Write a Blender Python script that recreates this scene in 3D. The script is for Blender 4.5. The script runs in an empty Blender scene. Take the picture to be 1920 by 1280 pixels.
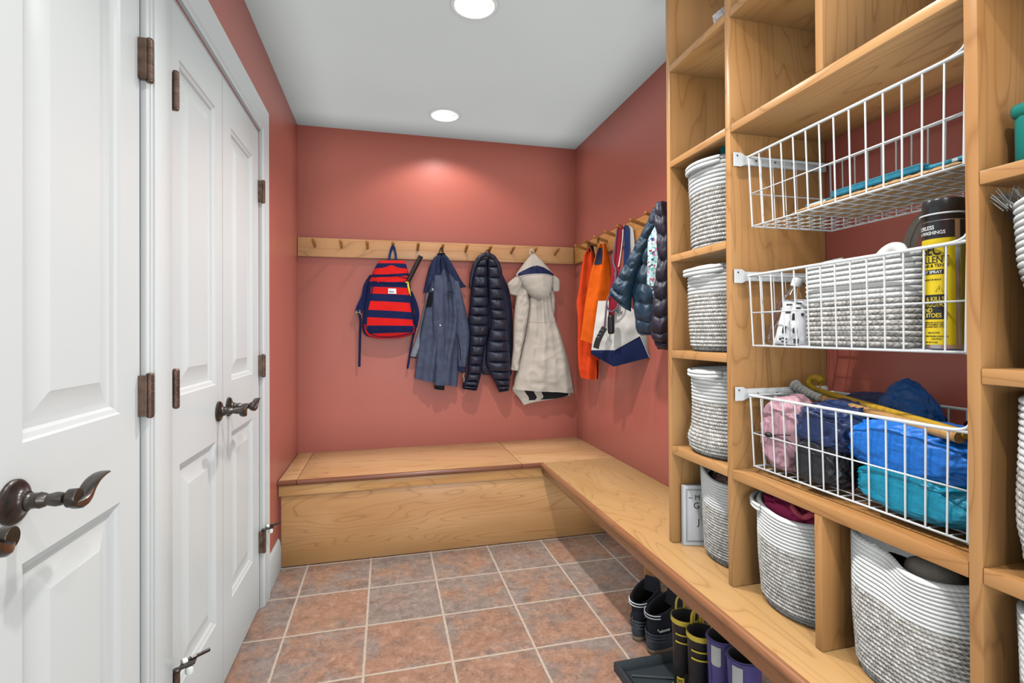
import bpy, bmesh, math, random
from mathutils import Vector, Matrix, noise
random.seed(7)
SC = bpy.context.scene
COL = SC.collection
PI = math.pi
V = Vector
rad = math.radians

# ---------------------------------------------------------------- room measures (metres)
XL, XR, YB, YF, H = -0.525, 1.2915, 3.318, -1.70, 2.45
HB = 0.436            # bench seat height
XS = 0.958            # front plane of the shelving
XB = 0.840            # front edge of the side bench
YBF = 2.704           # front edge of the back bench
CAMZ = 1.165

# ---------------------------------------------------------------- camera
F_PX, CY = 945.82, 618.46
_y, _p, _r = rad(14.0085), rad(0.3297), rad(-0.2895)
FW = V((math.sin(_y)*math.cos(_p), math.cos(_y)*math.cos(_p), math.sin(_p)))
RT = V((math.cos(_y), -math.sin(_y), 0)); UP = RT.cross(FW)
RT, UP = RT*math.cos(_r)+UP*math.sin(_r), UP*math.cos(_r)-RT*math.sin(_r)
cam = bpy.data.cameras.new('camera'); camo = bpy.data.objects.new('camera', cam); COL.objects.link(camo)
cam.sensor_width = 36; cam.lens = F_PX/1920*36; cam.shift_y = (CY-640)/1920
cam.clip_start = .02
camo.matrix_world = Matrix(((RT.x, UP.x, -FW.x, 0), (RT.y, UP.y, -FW.y, 0), (RT.z, UP.z, -FW.z, CAMZ), (0, 0, 0, 1)))
SC.camera = camo
CAM = V((0, 0, CAMZ))

def un(u, v, ax, c):
    """photo point -> point of the room on the plane axis = c"""
    d = FW + RT*((u-960)/F_PX) + UP*((CY-v)/F_PX)
    return CAM + d*((c-CAM[ax])/d[ax])
def unp(u, v, p0, n):
    d = FW + RT*((u-960)/F_PX) + UP*((CY-v)/F_PX)
    return CAM + d*((p0-CAM).dot(n)/d.dot(n))

# ---------------------------------------------------------------- materials
class NT:
    def __init__(s, name):
        s.m = bpy.data.materials.new(name); s.m.use_nodes = True
        s.t = s.m.node_tree; s.b = s.t.nodes['Principled BSDF']
    def n(s, kind, **kw):
        nd = s.t.nodes.new('ShaderNode'+kind)
        for k, v in kw.items():
            if k.startswith('i_'):
                k2 = k[2:]
                nd.inputs[int(k2) if k2.isdigit() else k2].default_value = v
            else: setattr(nd, k, v)
        return nd
    def l(s, a, b): s.t.links.new(a, b)
    def math(s, op, a, b=None, c=None):
        nd = s.n('Math', operation=op)
        for i, x in enumerate((a, b, c)):
            if x is None: continue
            if isinstance(x, (int, float)): nd.inputs[i].default_value = x
            else: s.l(x, nd.inputs[i])
        return nd.outputs[0]
    def mix(s, fac, a, b, blend='MIX'):
        nd = s.n('Mix', data_type='RGBA', blend_type=blend)
        for i, x in ((0, fac), (6, a), (7, b)):
            if isinstance(x, (int, float)): nd.inputs[i].default_value = x
            elif isinstance(x, tuple): nd.inputs[i].default_value = (*x[:3], 1)
            else: s.l(x, nd.inputs[i])
        return nd.outputs[2]
    def ramp(s, fac, stops, interp='LINEAR'):
        nd = s.n('ValToRGB'); cr = nd.color_ramp; cr.interpolation = interp
        while len(cr.elements) < len(stops): cr.elements.new(.5)
        for e, (p, c) in zip(cr.elements, stops):
            e.position = p; e.color = (*c[:3], 1) if isinstance(c, tuple) else (c, c, c, 1)
        s.l(fac, nd.inputs[0]); return nd.outputs[0]
    def bump(s, h, strength=.3, dist=.01):
        nd = s.n('Bump'); nd.inputs['Strength'].default_value = strength; nd.inputs['Distance'].default_value = dist
        s.l(h, nd.inputs['Height']); s.l(nd.outputs[0], s.b.inputs['Normal'])
    def coord(s, scale=(1, 1, 1), rnd=False, uv=False):
        tc = s.n('TexCoord'); o = tc.outputs['UV' if uv else 'Object']
        if rnd:
            oi = s.n('ObjectInfo'); va = s.n('VectorMath', operation='MULTIPLY_ADD')
            va.inputs[1].default_value = (7.3, 5.1, 9.7)
            s.l(oi.outputs['Random'], va.inputs[0]); s.l(o, va.inputs[2]); o = va.outputs[0]
        mp = s.n('Mapping'); mp.inputs['Scale'].default_value = scale
        s.l(o, mp.inputs['Vector']); return mp.outputs[0]
    def noise(s, vec, scale, detail=3, rough=.5, dist=0.):
        nd = s.n('TexNoise'); nd.inputs['Scale'].default_value = scale; nd.inputs['Detail'].default_value = detail
        nd.inputs['Roughness'].default_value = rough; nd.inputs['Distortion'].default_value = dist
        if vec is not None: s.l(vec, nd.inputs['Vector'])
        return nd.outputs['Fac']
    def set(s, color=None, rough=None, metal=None, **kw):
        if color is not None:
            if isinstance(color, tuple): s.b.inputs['Base Color'].default_value = (*color[:3], 1)
            else: s.l(color, s.b.inputs['Base Color'])
        if rough is not None: s.b.inputs['Roughness'].default_value = rough
        if metal is not None: s.b.inputs['Metallic'].default_value = metal
        for k, v in kw.items(): s.b.inputs[k].default_value = v
        return s.m

def srgb(r, g, b):
    f = lambda c: (c/255/12.92) if c/255 <= .04045 else ((c/255+.055)/1.055)**2.4
    return (f(r), f(g), f(b))

def plain(name, c, rough=.5, metal=0., var=.06, nscale=14, bump=0., bscale=60, **kw):
    t = NT(name); co = t.coord()
    f = t.noise(co, nscale, 4)
    d = tuple(x*(1-var) for x in c); e = tuple(min(1, x*(1+var)) for x in c)
    col = t.ramp(f, [(.3, d), (.7, e)])
    if bump: t.bump(t.noise(co, bscale, 3), bump, .004)
    return t.set(col, rough, metal, **kw)

def fabric(name, c, rough=.85, bump=.25, weave=900, var=.1, sheen=.0, crease=0.):
    t = NT(name); co = t.coord()
    f = t.noise(co, 9, 4); fine = t.noise(co, weave, 2)
    d = tuple(x*(1-var) for x in c); e = tuple(min(1, x*(1+var)) for x in c)
    col = t.ramp(f, [(.3, d), (.7, e)])
    h = fine
    if crease:
        cr = t.noise(co, 26, 5, .6, 1.2)
        h = t.math('ADD', t.math('MULTIPLY', cr, crease), t.math('MULTIPLY', fine, .15))
    t.bump(h, bump, .004)
    m = t.set(col, rough)
    t.b.inputs['Sheen Weight'].default_value = sheen
    t.b.inputs['Specular IOR Level'].default_value = .5 if rough < .55 else .18
    return m

def wood(name, axis, light, dark, line, rough=.34, rings=30., scale=1.5):
    t = NT(name)
    sc = [5.0, 5.0, 5.0]; sc[axis] = .75
    co = t.coord(tuple(sc), rnd=True)
    base = t.noise(co, scale*.42, 3, .45, .35)
    ph = t.math('FRACT', t.math('MULTIPLY', base, rings))
    lines = t.ramp(ph, [(0., 1.), (.06, .30), (.22, .06), (.6, 0.), (.93, .10), (1., .9)])
    sf = [70.0, 70.0, 70.0]; sf[axis] = 1.6
    fib = t.noise(t.coord(tuple(sf), rnd=True), 1.0, 3, .6)
    sb = [1.6, 1.6, 1.6]; sb[axis] = .5
    blo = t.noise(t.coord(tuple(sb), rnd=True), 2.2, 2, .5, .8)
    mix1 = t.ramp(t.math('ADD', t.math('MULTIPLY', blo, .75), t.math('MULTIPLY', fib, .25)), [(.32, dark), (.68, light)])
    fl = t.math('MULTIPLY', lines, .55)
    col = t.mix(fl, mix1, line)
    col = t.mix(t.math('MULTIPLY', t.ramp(fib, [(.5, 0.), (.8, 1.)]), .16), col, line)
    t.bump(fib, .05, .002)
    m = t.set(col, rough)
    t.b.inputs['Coat Weight'].default_value = .12; t.b.inputs['Coat Roughness'].default_value = .25
    return m

M = {}
WL, WD, WN = (.70, .375, .150), (.53, .245, .078), (.31, .12, .032)
for ax, nm in enumerate('xyz'):
    M['wood_'+nm] = wood('honey_cherry_wood_'+nm, ax, WL, WD, WN)
M['top_x'] = wood('bench_top_wood_x', 0, (.72, .40, .19), (.56, .275, .115), (.34, .13, .045), .3, 21)
M['top_y'] = wood('bench_top_wood_y', 1, (.72, .43, .185), (.58, .315, .112), (.38, .17, .05), .32, 40, 1.3)
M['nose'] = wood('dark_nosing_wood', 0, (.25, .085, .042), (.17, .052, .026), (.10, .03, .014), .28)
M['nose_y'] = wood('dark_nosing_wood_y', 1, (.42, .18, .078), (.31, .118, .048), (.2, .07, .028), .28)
M['peg'] = wood('peg_wood', 2, (.50, .195, .04), (.36, .12, .022), (.2, .06, .015), .3)
M['panel_x'] = wood('bench_panel_wood', 0, (.68, .375, .165), (.52, .25, .092), (.29, .11, .035), .32, 52, 1.25)
M['rail'] = wood('rail_wood', 0, (.80, .42, .20), (.64, .30, .12), (.40, .15, .05), .34, 16)
M['rail_y'] = wood('rail_wood_y', 1, (.74, .34, .10), (.58, .235, .06), (.36, .13, .03), .34, 16)

def wall_mat(name, c, rough):
    t = NT(name); co = t.coord()
    col = t.ramp(t.noise(co, 1.3, 3), [(.3, tuple(x*.97 for x in c)), (.7, tuple(x*1.03 for x in c))])
    t.bump(t.noise(co, 260, 3), .06, .002)
    return t.set(col, rough)
M['wall'] = wall_mat('terracotta_wall_paint', (.48, .122, .086), .38)
M['ceil'] = wall_mat('ceiling_white_paint', (.78, .78, .765), .8)
M['white'] = wall_mat('white_trim_paint', (.66, .665, .66), .32)

def tile_mat():
    t = NT('slate_look_floor_tile')
    tc = t.n('TexCoord'); sp = t.n('SeparateXYZ'); t.l(tc.outputs['Object'], sp.inputs[0])
    S = .3055
    wob = t.noise(tc.outputs['Object'], 28, 2)
    wob = t.math('MULTIPLY', t.math('SUBTRACT', wob, .5), .0042)
    def axis(o, off):
        q = t.math('DIVIDE', t.math('SUBTRACT', t.math('ADD', o, wob), off), S)
        fr = t.math('FRACT', q); idx = t.math('FLOOR', q)
        dist = t.math('MULTIPLY', t.math('MINIMUM', fr, t.math('SUBTRACT', 1., fr)), S)
        return idx, dist
    ix, dx = axis(sp.outputs[0], -.385-10*S); iy, dy = axis(sp.outputs[1], 2.407-20*S)
    d = t.math('MINIMUM', dx, dy)
    grout = t.ramp(t.math('MULTIPLY', d, 100), [(.38, 1.), (.60, 0.)])
    cb = t.n('CombineXYZ'); t.l(ix, cb.inputs[0]); t.l(iy, cb.inputs[1])
    wn = t.n('TexWhiteNoise'); t.l(cb.outputs[0], wn.inputs['Vector'])
    off = t.n('VectorMath', operation='MULTIPLY_ADD'); t.l(wn.outputs['Color'], off.inputs[0])
    off.inputs[1].default_value = (11, 13, 17); t.l(tc.outputs['Object'], off.inputs[2])
    vec = off.outputs[0]
    n1 = t.noise(vec, 5.5, 5, .62, .5); n2 = t.noise(vec, 30, 8, .78, .5); n3 = t.noise(vec, 90, 4, .65)
    terr = t.ramp(n2, [(.3, (.29, .145, .09)), (.52, (.42, .222, .145)), (.75, (.56, .37, .28))])
    grey = t.ramp(n2, [(.3, (.19, .145, .13)), (.55, (.34, .26, .225)), (.8, (.52, .42, .36))])
    bias = t.math('MULTIPLY', t.math('SUBTRACT', wn.outputs['Value'], .5), .24)
    edge = t.ramp(t.math('MULTIPLY', d, 10), [(.05, .10), (.75, 0.)])
    fac = t.math('ADD', t.math('ADD', n1, bias), edge)
    fac = t.ramp(t.math('ADD', t.math('ADD', fac, t.math('MULTIPLY', t.math('SUBTRACT', n2, .5), -.55)), t.math('MULTIPLY', t.math('SUBTRACT', n3, .5), .5)), [(.44, 0.), (.64, 1.)])
    col = t.mix(fac, terr, grey)
    speck = t.ramp(n3, [(.30, 1.), (.42, 0.)])
    n4 = t.noise(vec, 13, 6, .72, .3); dk = t.ramp(t.math('ADD', t.math('MULTIPLY', n4, .7), t.math('MULTIPLY', n3, .3)), [(.36, 1.), (.50, 0.)])
    col = t.mix(t.math('MULTIPLY', dk, .62), col, (.15, .105, .085))
    col = t.mix(t.math('MULTIPLY', speck, .45), col, (.12, .08, .06))
    gcol = t.ramp(t.noise(tc.outputs['Object'], 60, 3), [(.3, (.50, .375, .285)), (.7, (.60, .475, .38))])
    col = t.mix(grout, col, gcol)
    h = t.math('SUBTRACT', t.math('MULTIPLY', n2, .35), t.math('MULTIPLY', grout, 1.0))
    t.bump(h, .55, .004)
    rr = t.ramp(grout, [(0, .36), (1, .9)]); t.l(rr, t.b.inputs['Roughness'])
    return t.set(col)
M['tile'] = tile_mat()

def rope_mat(name, white):
    """UV: u = turns of twist, v = coil number"""
    t = NT(name); tc = t.n('TexCoord'); sp = t.n('SeparateXYZ'); t.l(tc.outputs['UV'], sp.inputs[0])
    u, v = sp.outputs[0], sp.outputs[1]
    fv = t.math('FRACT', v); row = t.math('FLOOR', v)
    chev = t.math('MULTIPLY', t.math('ABSOLUTE', t.math('SUBTRACT', fv, .5)), 1.1)
    ph = t.math('ADD', t.math('ADD', u, chev), t.math('MULTIPLY', row, .37))
    fr = t.math('FRACT', ph); cell = t.math('FLOOR', ph)
    strand = t.math('SINE', t.math('MULTIPLY', fr, PI))
    half = t.math('FLOOR', t.math('MULTIPLY', fv, 2.))
    cb = t.n('CombineXYZ'); t.l(cell, cb.inputs[0]); t.l(row, cb.inputs[1]); t.l(half, cb.inputs[2])
    wn = t.n('TexWhiteNoise'); t.l(cb.outputs[0], wn.inputs['Vector'])
    co = t.coord(); n = t.noise(co, 420, 3); blo = t.noise(co, 9, 2)
    if white:
        col = t.ramp(t.math('ADD', t.math('MULTIPLY', wn.outputs['Value'], .4), t.math('MULTIPLY', n, .6)),
                     [(.2, (.79, .78, .76)), (.8, (.885, .88, .865))])
        t.bump(t.math('ADD', strand, t.math('MULTIPLY', n, .4)), .22, .003)
    else:
        f = t.math('ADD', t.math('MULTIPLY', wn.outputs['Value'], .40), t.math('MULTIPLY', n, .62))
        f = t.math('ADD', f, t.math('MULTIPLY', t.math('SUBTRACT', blo, .5), .15))
        f = t.math('ADD', f, t.math('MULTIPLY', t.math('SUBTRACT', strand, .7), .22))
        col = t.ramp(f, [(.16, (.22, .20, .185)), (.36, (.47, .44, .405)), (.6, (.68, .645, .605)), (.85, (.84, .81, .77))])
        t.bump(strand, .35, .003)
    return t.set(col, .92)
M['rope_w'] = rope_mat('white_cotton_rope', True)
M['rope_g'] = rope_mat('heather_grey_cotton_rope', False)

M['bronze'] = plain('oil_rubbed_bronze', (.085, .075, .068), .30, .85, .4, 30)
M['bronze2'] = plain('brown_bronze_edge', (.20, .105, .06), .34, .75, .4, 40)
M['hinge'] = plain('aged_bronze_hinge', (.15, .095, .07), .38, .6, .4, 40)
M['rubber_w'] = plain('white_rubber_tip', (.82, .82, .80), .5)
M['wire'] = plain('white_coated_wire', (.84, .85, .85), .3)
M['gasket'] = plain('pale_green_clip', (.45, .62, .52), .4)
M['black'] = plain('black_plastic', (.012, .012, .013), .4, bump=.05)
M['closet_shade'] = plain('painted_closet_shade', (.02, .02, .02), .9)  # near-black colour stands in for the shade behind the door gaps
M['chrome'] = plain('bright_metal', (.7, .7, .72), .2, 1.)
M['brass'] = plain('light_steel', (.5, .5, .5), .3, 1.)
M['can'] = plain('light_can_trim', (.86, .86, .85), .4)

# fabrics
M['bp_red'] = fabric('backpack_red_canvas', (.76, .014, .012))
M['bp_navy'] = fabric('backpack_navy_canvas', (.010, .016, .075))
M['bp_strap'] = fabric('navy_webbing', (.011, .016, .06))
M['sh_grey'] = fabric('slate_blue_shell', (.072, .083, .135), .62, .3, crease=1.)
M['sh_lite'] = fabric('pale_grey_shell', (.24, .25, .29), .62, .3, crease=1.)
M['sh_navy'] = fabric('navy_shell', (.020, .030, .075), .55, .3, crease=1.)
M['blackcloth'] = fabric('black_cloth', (.010, .010, .012), .8)
M['puff'] = fabric('navy_puffer_nylon', (.011, .014, .034), .46, .35, crease=1.1, sheen=.0)
M['puff2'] = fabric('navy_puffer_inside', (.014, .020, .050), .5, .3, crease=1.)
M['parka'] = fabric('beige_parka_cotton', (.565, .475, .405), .75, .3, crease=1.1)
M['parka_navy'] = fabric('parka_navy_band', (.016, .022, .075), .6, .4, crease=1.)
M['parka_dark'] = fabric('parka_black_lining', (.018, .018, .020), .8)
M['orange'] = fabric('blaze_orange_cloth', (.86, .125, .004), .8, .15, sheen=.0)
M['orange2'] = fabric('blaze_orange_red_cloth', (.84, .065, .010), .8, .15, sheen=.0)
M['canvas'] = fabric('tote_natural_canvas', (.66, .61, .57), .9, .3, 600)
M['tote_navy'] = fabric('tote_navy_canvas', (.008, .015, .066), .7, .2, 700)
M['tote_red'] = fabric('tote_crimson_strap', (.28, .012, .028), .75, .2, 700)
M['strap_blue'] = fabric('tote_navy_strap', (.014, .036, .13), .75, .2, 700)
M['leash'] = fabric('grey_violet_leash_cord', (.17, .12, .16), .7)
M['teal_puff'] = fabric('deep_teal_puffer_nylon', (.018, .046, .080), .46, .35, crease=1.1, sheen=.0)
M['purple_puff'] = fabric('dark_violet_puffer_nylon', (.016, .014, .032), .5, .3, crease=.9, sheen=.0)
M['pink'] = fabric('pale_pink_nylon', (.60, .33, .39), .36, .35, crease=1.5)
M['rain_navy'] = fabric('rain_jacket_navy', (.020, .044, .14), .36, .35, crease=1.6)
M['rain_black'] = fabric('rain_jacket_charcoal', (.022, .026, .034), .40, .6, crease=1.6)
M['rain_blue'] = fabric('rain_jacket_bright_blue', (.010, .19, .72), .34, .5, crease=1.5)
M['rain_teal'] = fabric('rain_jacket_teal', (.005, .30, .47), .34, .5, crease=1.5)
M['rain_royal'] = fabric('rain_jacket_royal_blue', (.010, .105, .36), .38, .35, crease=1.5)
M['teal_cloth'] = fabric('teal_cloth', (.02, .25, .30), .7, .3)
M['mauve'] = fabric('mauve_knit', (.24, .15, .14), .9, .5, 200)
M['magenta'] = fabric('magenta_fleece', (.36, .030, .11), .9, .6, 260)
M['rose'] = fabric('rose_fleece_edge', (.55, .09, .13), .9, .6, 260)
M['palegrey'] = fabric('pale_grey_knit', (.42, .39, .41), .9, .5, 260)
M['taupe'] = fabric('taupe_felt', (.50, .44, .385), .95, .4, 300)
M['charcoal'] = fabric('charcoal_felt', (.018, .018, .022), .9, .4, 300)
M['strapgrey'] = fabric('greige_webbing', (.44, .375, .31), .9, .5, 220)
M['towel'] = fabric('pale_pink_white_terry', (.72, .66, .66), .95, .6, 200)

def floral_mat():
    t = NT('floral_print_cloth'); co = t.coord()
    vo = t.n('TexVoronoi'); vo.inputs['Scale'].default_value = 105; vo.inputs['Randomness'].default_value = 1.
    nz = t.n('TexNoise'); nz.inputs['Scale'].default_value = 80; t.l(co, nz.inputs['Vector'])
    ad = t.n('VectorMath', operation='MULTIPLY_ADD'); t.l(nz.outputs['Color'], ad.inputs[0]); ad.inputs[1].default_value = (.014, .014, .014)
    t.l(co, ad.inputs[2]); t.l(ad.outputs[0], vo.inputs['Vector'])
    sp = t.n('SeparateColor'); t.l(vo.outputs['Color'], sp.inputs[0])
    c = t.ramp(sp.outputs[0], [(0, (.55, .78, .76)), (.22, (.16, .50, .48)), (.36, (.60, .80, .80)), (.55, (.03, .04, .16)), (.66, (.70, .78, .84)), (.80, (.60, .13, .22)), (.88, (.45, .75, .72)), (.95, (.40, .06, .08))], 'CONSTANT')
    return t.set(c, .7)
M['floral'] = floral_mat()

M['yellow'] = plain('can_yellow_paint', (.86, .62, .012), .3, .0)
M['capblack'] = plain('can_cap_black', (.018, .020, .024), .28)
M['paper_w'] = plain('white_paper', (.84, .84, .86), .6)
M['paper_edge'] = plain('page_edges', (.72, .70, .68), .8)
M['ink'] = plain('black_ink', (.02, .02, .024), .6)
M['ink_y'] = plain('yellow_print', (.88, .68, .05), .5)
M['ink_w'] = plain('white_print', (.85, .85, .85), .5)
M['ink_n'] = plain('navy_embroidery', (.03, .03, .055), .8)
M['manila'] = plain('manila_paper', (.60, .345, .15), .8, bump=.2, bscale=90)
M['teal_pl'] = plain('teal_plastic', (.03, .32, .47), .35)
M['teal_dk'] = plain('dark_teal_print', (.02, .16, .22), .4)
M['teal_tin'] = plain('teal_tin_paint', (.004, .235, .20), .28)
M['ylid'] = plain('yellow_plastic', (.75, .42, .02), .4)
M['stick_y'] = plain('yellow_varnished_stick', (.62, .36, .02), .3)
M['stick_w'] = wood('bamboo_stick_wood', 0, (.62, .36, .13), (.46, .22, .07), (.3, .12, .03), .35)
M['tape'] = fabric('white_grip_tape', (.66, .63, .58), .8, .6, 120, .25)
M['soot'] = plain('black_rubber', (.011, .012, .014), .38, bump=.08, bscale=120)
M['tray'] = plain('black_tray_plastic', (.030, .040, .048), .42, bump=.25, bscale=160)
M['boot_y'] = plain('yellow_rubber', (.60, .43, .04), .45)
M['boot_p'] = plain('violet_rubber', (.072, .058, .215), .38, bump=.05)
M['boot_in'] = plain('boot_lining_dark', (.03, .03, .035), .9)
M['reflect'] = plain('grey_reflective_patch', (.42, .42, .41), .5)
M['hike'] = fabric('black_hiking_fabric', (.020, .024, .034), .75, .3, 500)
M['hike_r'] = plain('dark_slate_rubber', (.050, .062, .078), .5, bump=.2, bscale=100)
M['sole'] = plain('tan_rubber_sole', (.30, .215, .15), .7)

def clear(name, c, rough=.03):
    t = NT(name); f = t.noise(t.coord(), 30, 2)
    t.bump(f, .25, .004)
    m = t.set(c, rough); t.b.inputs['Transmission Weight'].default_value = 1.; t.b.inputs['IOR'].default_value = 1.38
    return m
M['clear'] = clear('clear_plastic', (.95, .97, .98))
M['amber'] = clear('amber_plastic', (.95, .36, .10), .12)

def emit(name, c, s):
    t = NT(name); t.set((.9, .9, .9), .5)
    t.l(t.ramp(t.noise(t.coord(), 5), [(0, c), (1, c)]), t.b.inputs['Emission Color']); t.b.inputs['Emission Strength'].default_value = s
    return t.m
M['bulb'] = emit('lamp_lens', (1., .97, .92), 9.)

# ---------------------------------------------------------------- mesh builder
class MB:
    def __init__(s): s.v = []; s.f = []; s.mi = []; s.uv = []; s.hasuv = False
    def add(s, verts, faces, mi=0, uvs=None):
        o = len(s.v); s.v += [V(p) for p in verts]
        for k, f in enumerate(faces):
            s.f.append([o+i for i in f]); s.mi.append(mi[k] if isinstance(mi, (list, tuple)) else mi)
            if uvs: s.uv.append(uvs[k]); s.hasuv = True
            else: s.uv.append(None)
        return s
    def box(s, x0, y0, z0, x1, y1, z1, bev=0., mi=0):
        bm = bmesh.new(); bmesh.ops.create_cube(bm, size=1.)
        for p in bm.verts: p.co = V(((x0+x1)/2+p.co.x*(x1-x0), (y0+y1)/2+p.co.y*(y1-y0), (z0+z1)/2+p.co.z*(z1-z0)))
        if bev: bmesh.ops.bevel(bm, geom=bm.edges[:], offset=bev, segments=2, affect='EDGES', profile=.5)
        s.bm(bm, mi); return s
    def bm(s, bm, mi=0):
        bm.verts.index_update()
        s.add([p.co.copy() for p in bm.verts], [[q.index for q in f.verts] for f in bm.faces], mi); bm.free()
    def tube(s, pts, r, seg=8, closed=False, cap=True, mi=0, flat=None, up=None):
        """sweep; r number or list; flat = (a,b) half axes for a strap section"""
        pts = [V(p) for p in pts]; n = len(pts); rs = r if isinstance(r, (list, tuple)) else [r]*n
        tang = []
        for i in range(n):
            a = pts[(i-1) % n] if (closed or i) else pts[0]; b = pts[(i+1) % n] if (closed or i < n-1) else pts[-1]
            tang.append((b-a).normalized() if (b-a).length > 1e-9 else V((0, 0, 1)))
        ref = V(up) if up else (V((0, 0, 1)) if abs(tang[0].z) < .9 else V((1, 0, 0)))
        nrm = (ref - tang[0]*ref.dot(tang[0])).normalized()
        vs = []
        for i in range(n):
            if up: nrm = V(up)
            nrm = nrm - tang[i]*nrm.dot(tang[i])
            if nrm.length < 1e-6: nrm = tang[i].orthogonal()
            nrm.normalize(); bi = tang[i].cross(nrm)
            for k in range(seg):
                a = 2*PI*k/seg
                if flat:
                    ca, sa = math.cos(a), math.sin(a)
                    q = 5.
                    den = (abs(ca)**q+abs(sa)**q)**(1/q)
                    vs.append(pts[i]+nrm*(flat[0]*ca/den*(rs[i] if isinstance(r, (list, tuple)) else 1))+bi*(flat[1]*sa/den*(rs[i] if isinstance(r, (list, tuple)) else 1)))
                else: vs.append(pts[i]+nrm*(rs[i]*math.cos(a))+bi*(rs[i]*math.sin(a)))
        fs = []
        for i in range(n if closed else n-1):
            j = (i+1) % n
            for k in range(seg): fs.append([i*seg+k, i*seg+(k+1) % seg, j*seg+(k+1) % seg, j*seg+k])
        if cap and not closed: fs += [list(range(seg))[::-1], [(n-1)*seg+k for k in range(seg)]]
        s.add(vs, fs, mi); return s
    def lathe(s, prof, c=(0, 0, 0), seg=32, axis='z', mi=0, sx=1., sy=1., mis=None, cap=True):
        c = V(c); vs = []; fs = []; ms = []
        for r, z in prof:
            for k in range(seg):
                a = 2*PI*k/seg; p = (r*math.cos(a)*sx, r*math.sin(a)*sy, z)
                if axis == 'x': p = (p[2], p[0], p[1])
                elif axis == 'y': p = (p[0], p[2], p[1])
                vs.append(c+V(p))
        n = len(prof)
        for i in range(n-1):
            for k in range(seg):
                fs.append([i*seg+k, i*seg+(k+1) % seg, (i+1)*seg+(k+1) % seg, (i+1)*seg+k]); ms.append(mis[i] if mis else mi)
        if cap:
            fs += [list(range(seg))[::-1], [(n-1)*seg+k for k in range(seg)]]; ms += [mis[0] if mis else mi, mis[-1] if mis else mi]
        s.add(vs, fs, ms); return s
    def build(s, name, mats, parent=None, smooth=True, angle=40, fixn=True):
        me = bpy.data.meshes.new(name)
        org = parent_loc(parent)
        me.from_pydata([p-org for p in s.v], [], s.f)
        mats = mats if isinstance(mats, (list, tuple)) else [mats]
        for m in mats: me.materials.append(M[m] if isinstance(m, str) else m)
        me.polygons.foreach_set('material_index', s.mi)
        if s.hasuv:
            uvl = me.uv_layers.new(name='uv')
            i = 0
            for f, uv in zip(s.f, s.uv):
                for k in range(len(f)):
                    uvl.data[i].uv = uv[k] if uv else (0, 0)
                    i += 1
        me.validate(clean_customdata=False)
        if fixn:
            bm = bmesh.new(); bm.from_mesh(me); bmesh.ops.recalc_face_normals(bm, faces=bm.faces[:]); bm.to_mesh(me); bm.free()
        if smooth:
            me.polygons.foreach_set('use_smooth', [True]*len(me.polygons)); me.set_sharp_from_angle(angle=rad(angle))
        me.update()
        o = bpy.data.objects.new(name, me); COL.objects.link(o)
        if parent: o.parent = parent
        return o

def parent_loc(p):
    q = V((0, 0, 0))
    while p is not None: q = q + p.location; p = p.parent
    return q
def thing(name, label, cat, loc=(0, 0, 0), group=None):
    o = bpy.data.objects.new(name, None); o.empty_display_size = .05; COL.objects.link(o); o.location = V(loc)
    o['label'] = label; o['category'] = cat
    if group: o['group'] = group
    return o
def tag(o, label, cat, group=None):
    o['label'] = label; o['category'] = cat
    if group: o['group'] = group
    return o
def struct(o, label=None, cat=None):
    o['kind'] = 'structure'
    if label: o['label'] = label
    if cat: o['category'] = cat
    return o

def crom(P, t):
    """Catmull-Rom through a list of tuples, t in 0..1"""
    n = len(P)-1; x = min(max(t, 0), 1)*n; i = min(int(x), n-1); f = x-i
    a, b, c, d = P[max(i-1, 0)], P[i], P[i+1], P[min(i+2, n)]
    return tuple(.5*((2*q)+(-p+r)*f+(2*p-5*q+4*r-s_)*f*f+(-p+3*q-3*r+s_)*f*f*f) for p, q, r, s_ in zip(a, b, c, d))
def smoothpts(P, n=24):
    return [V(crom([tuple(p) for p in P], i/(n-1))) for i in range(n)]

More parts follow.
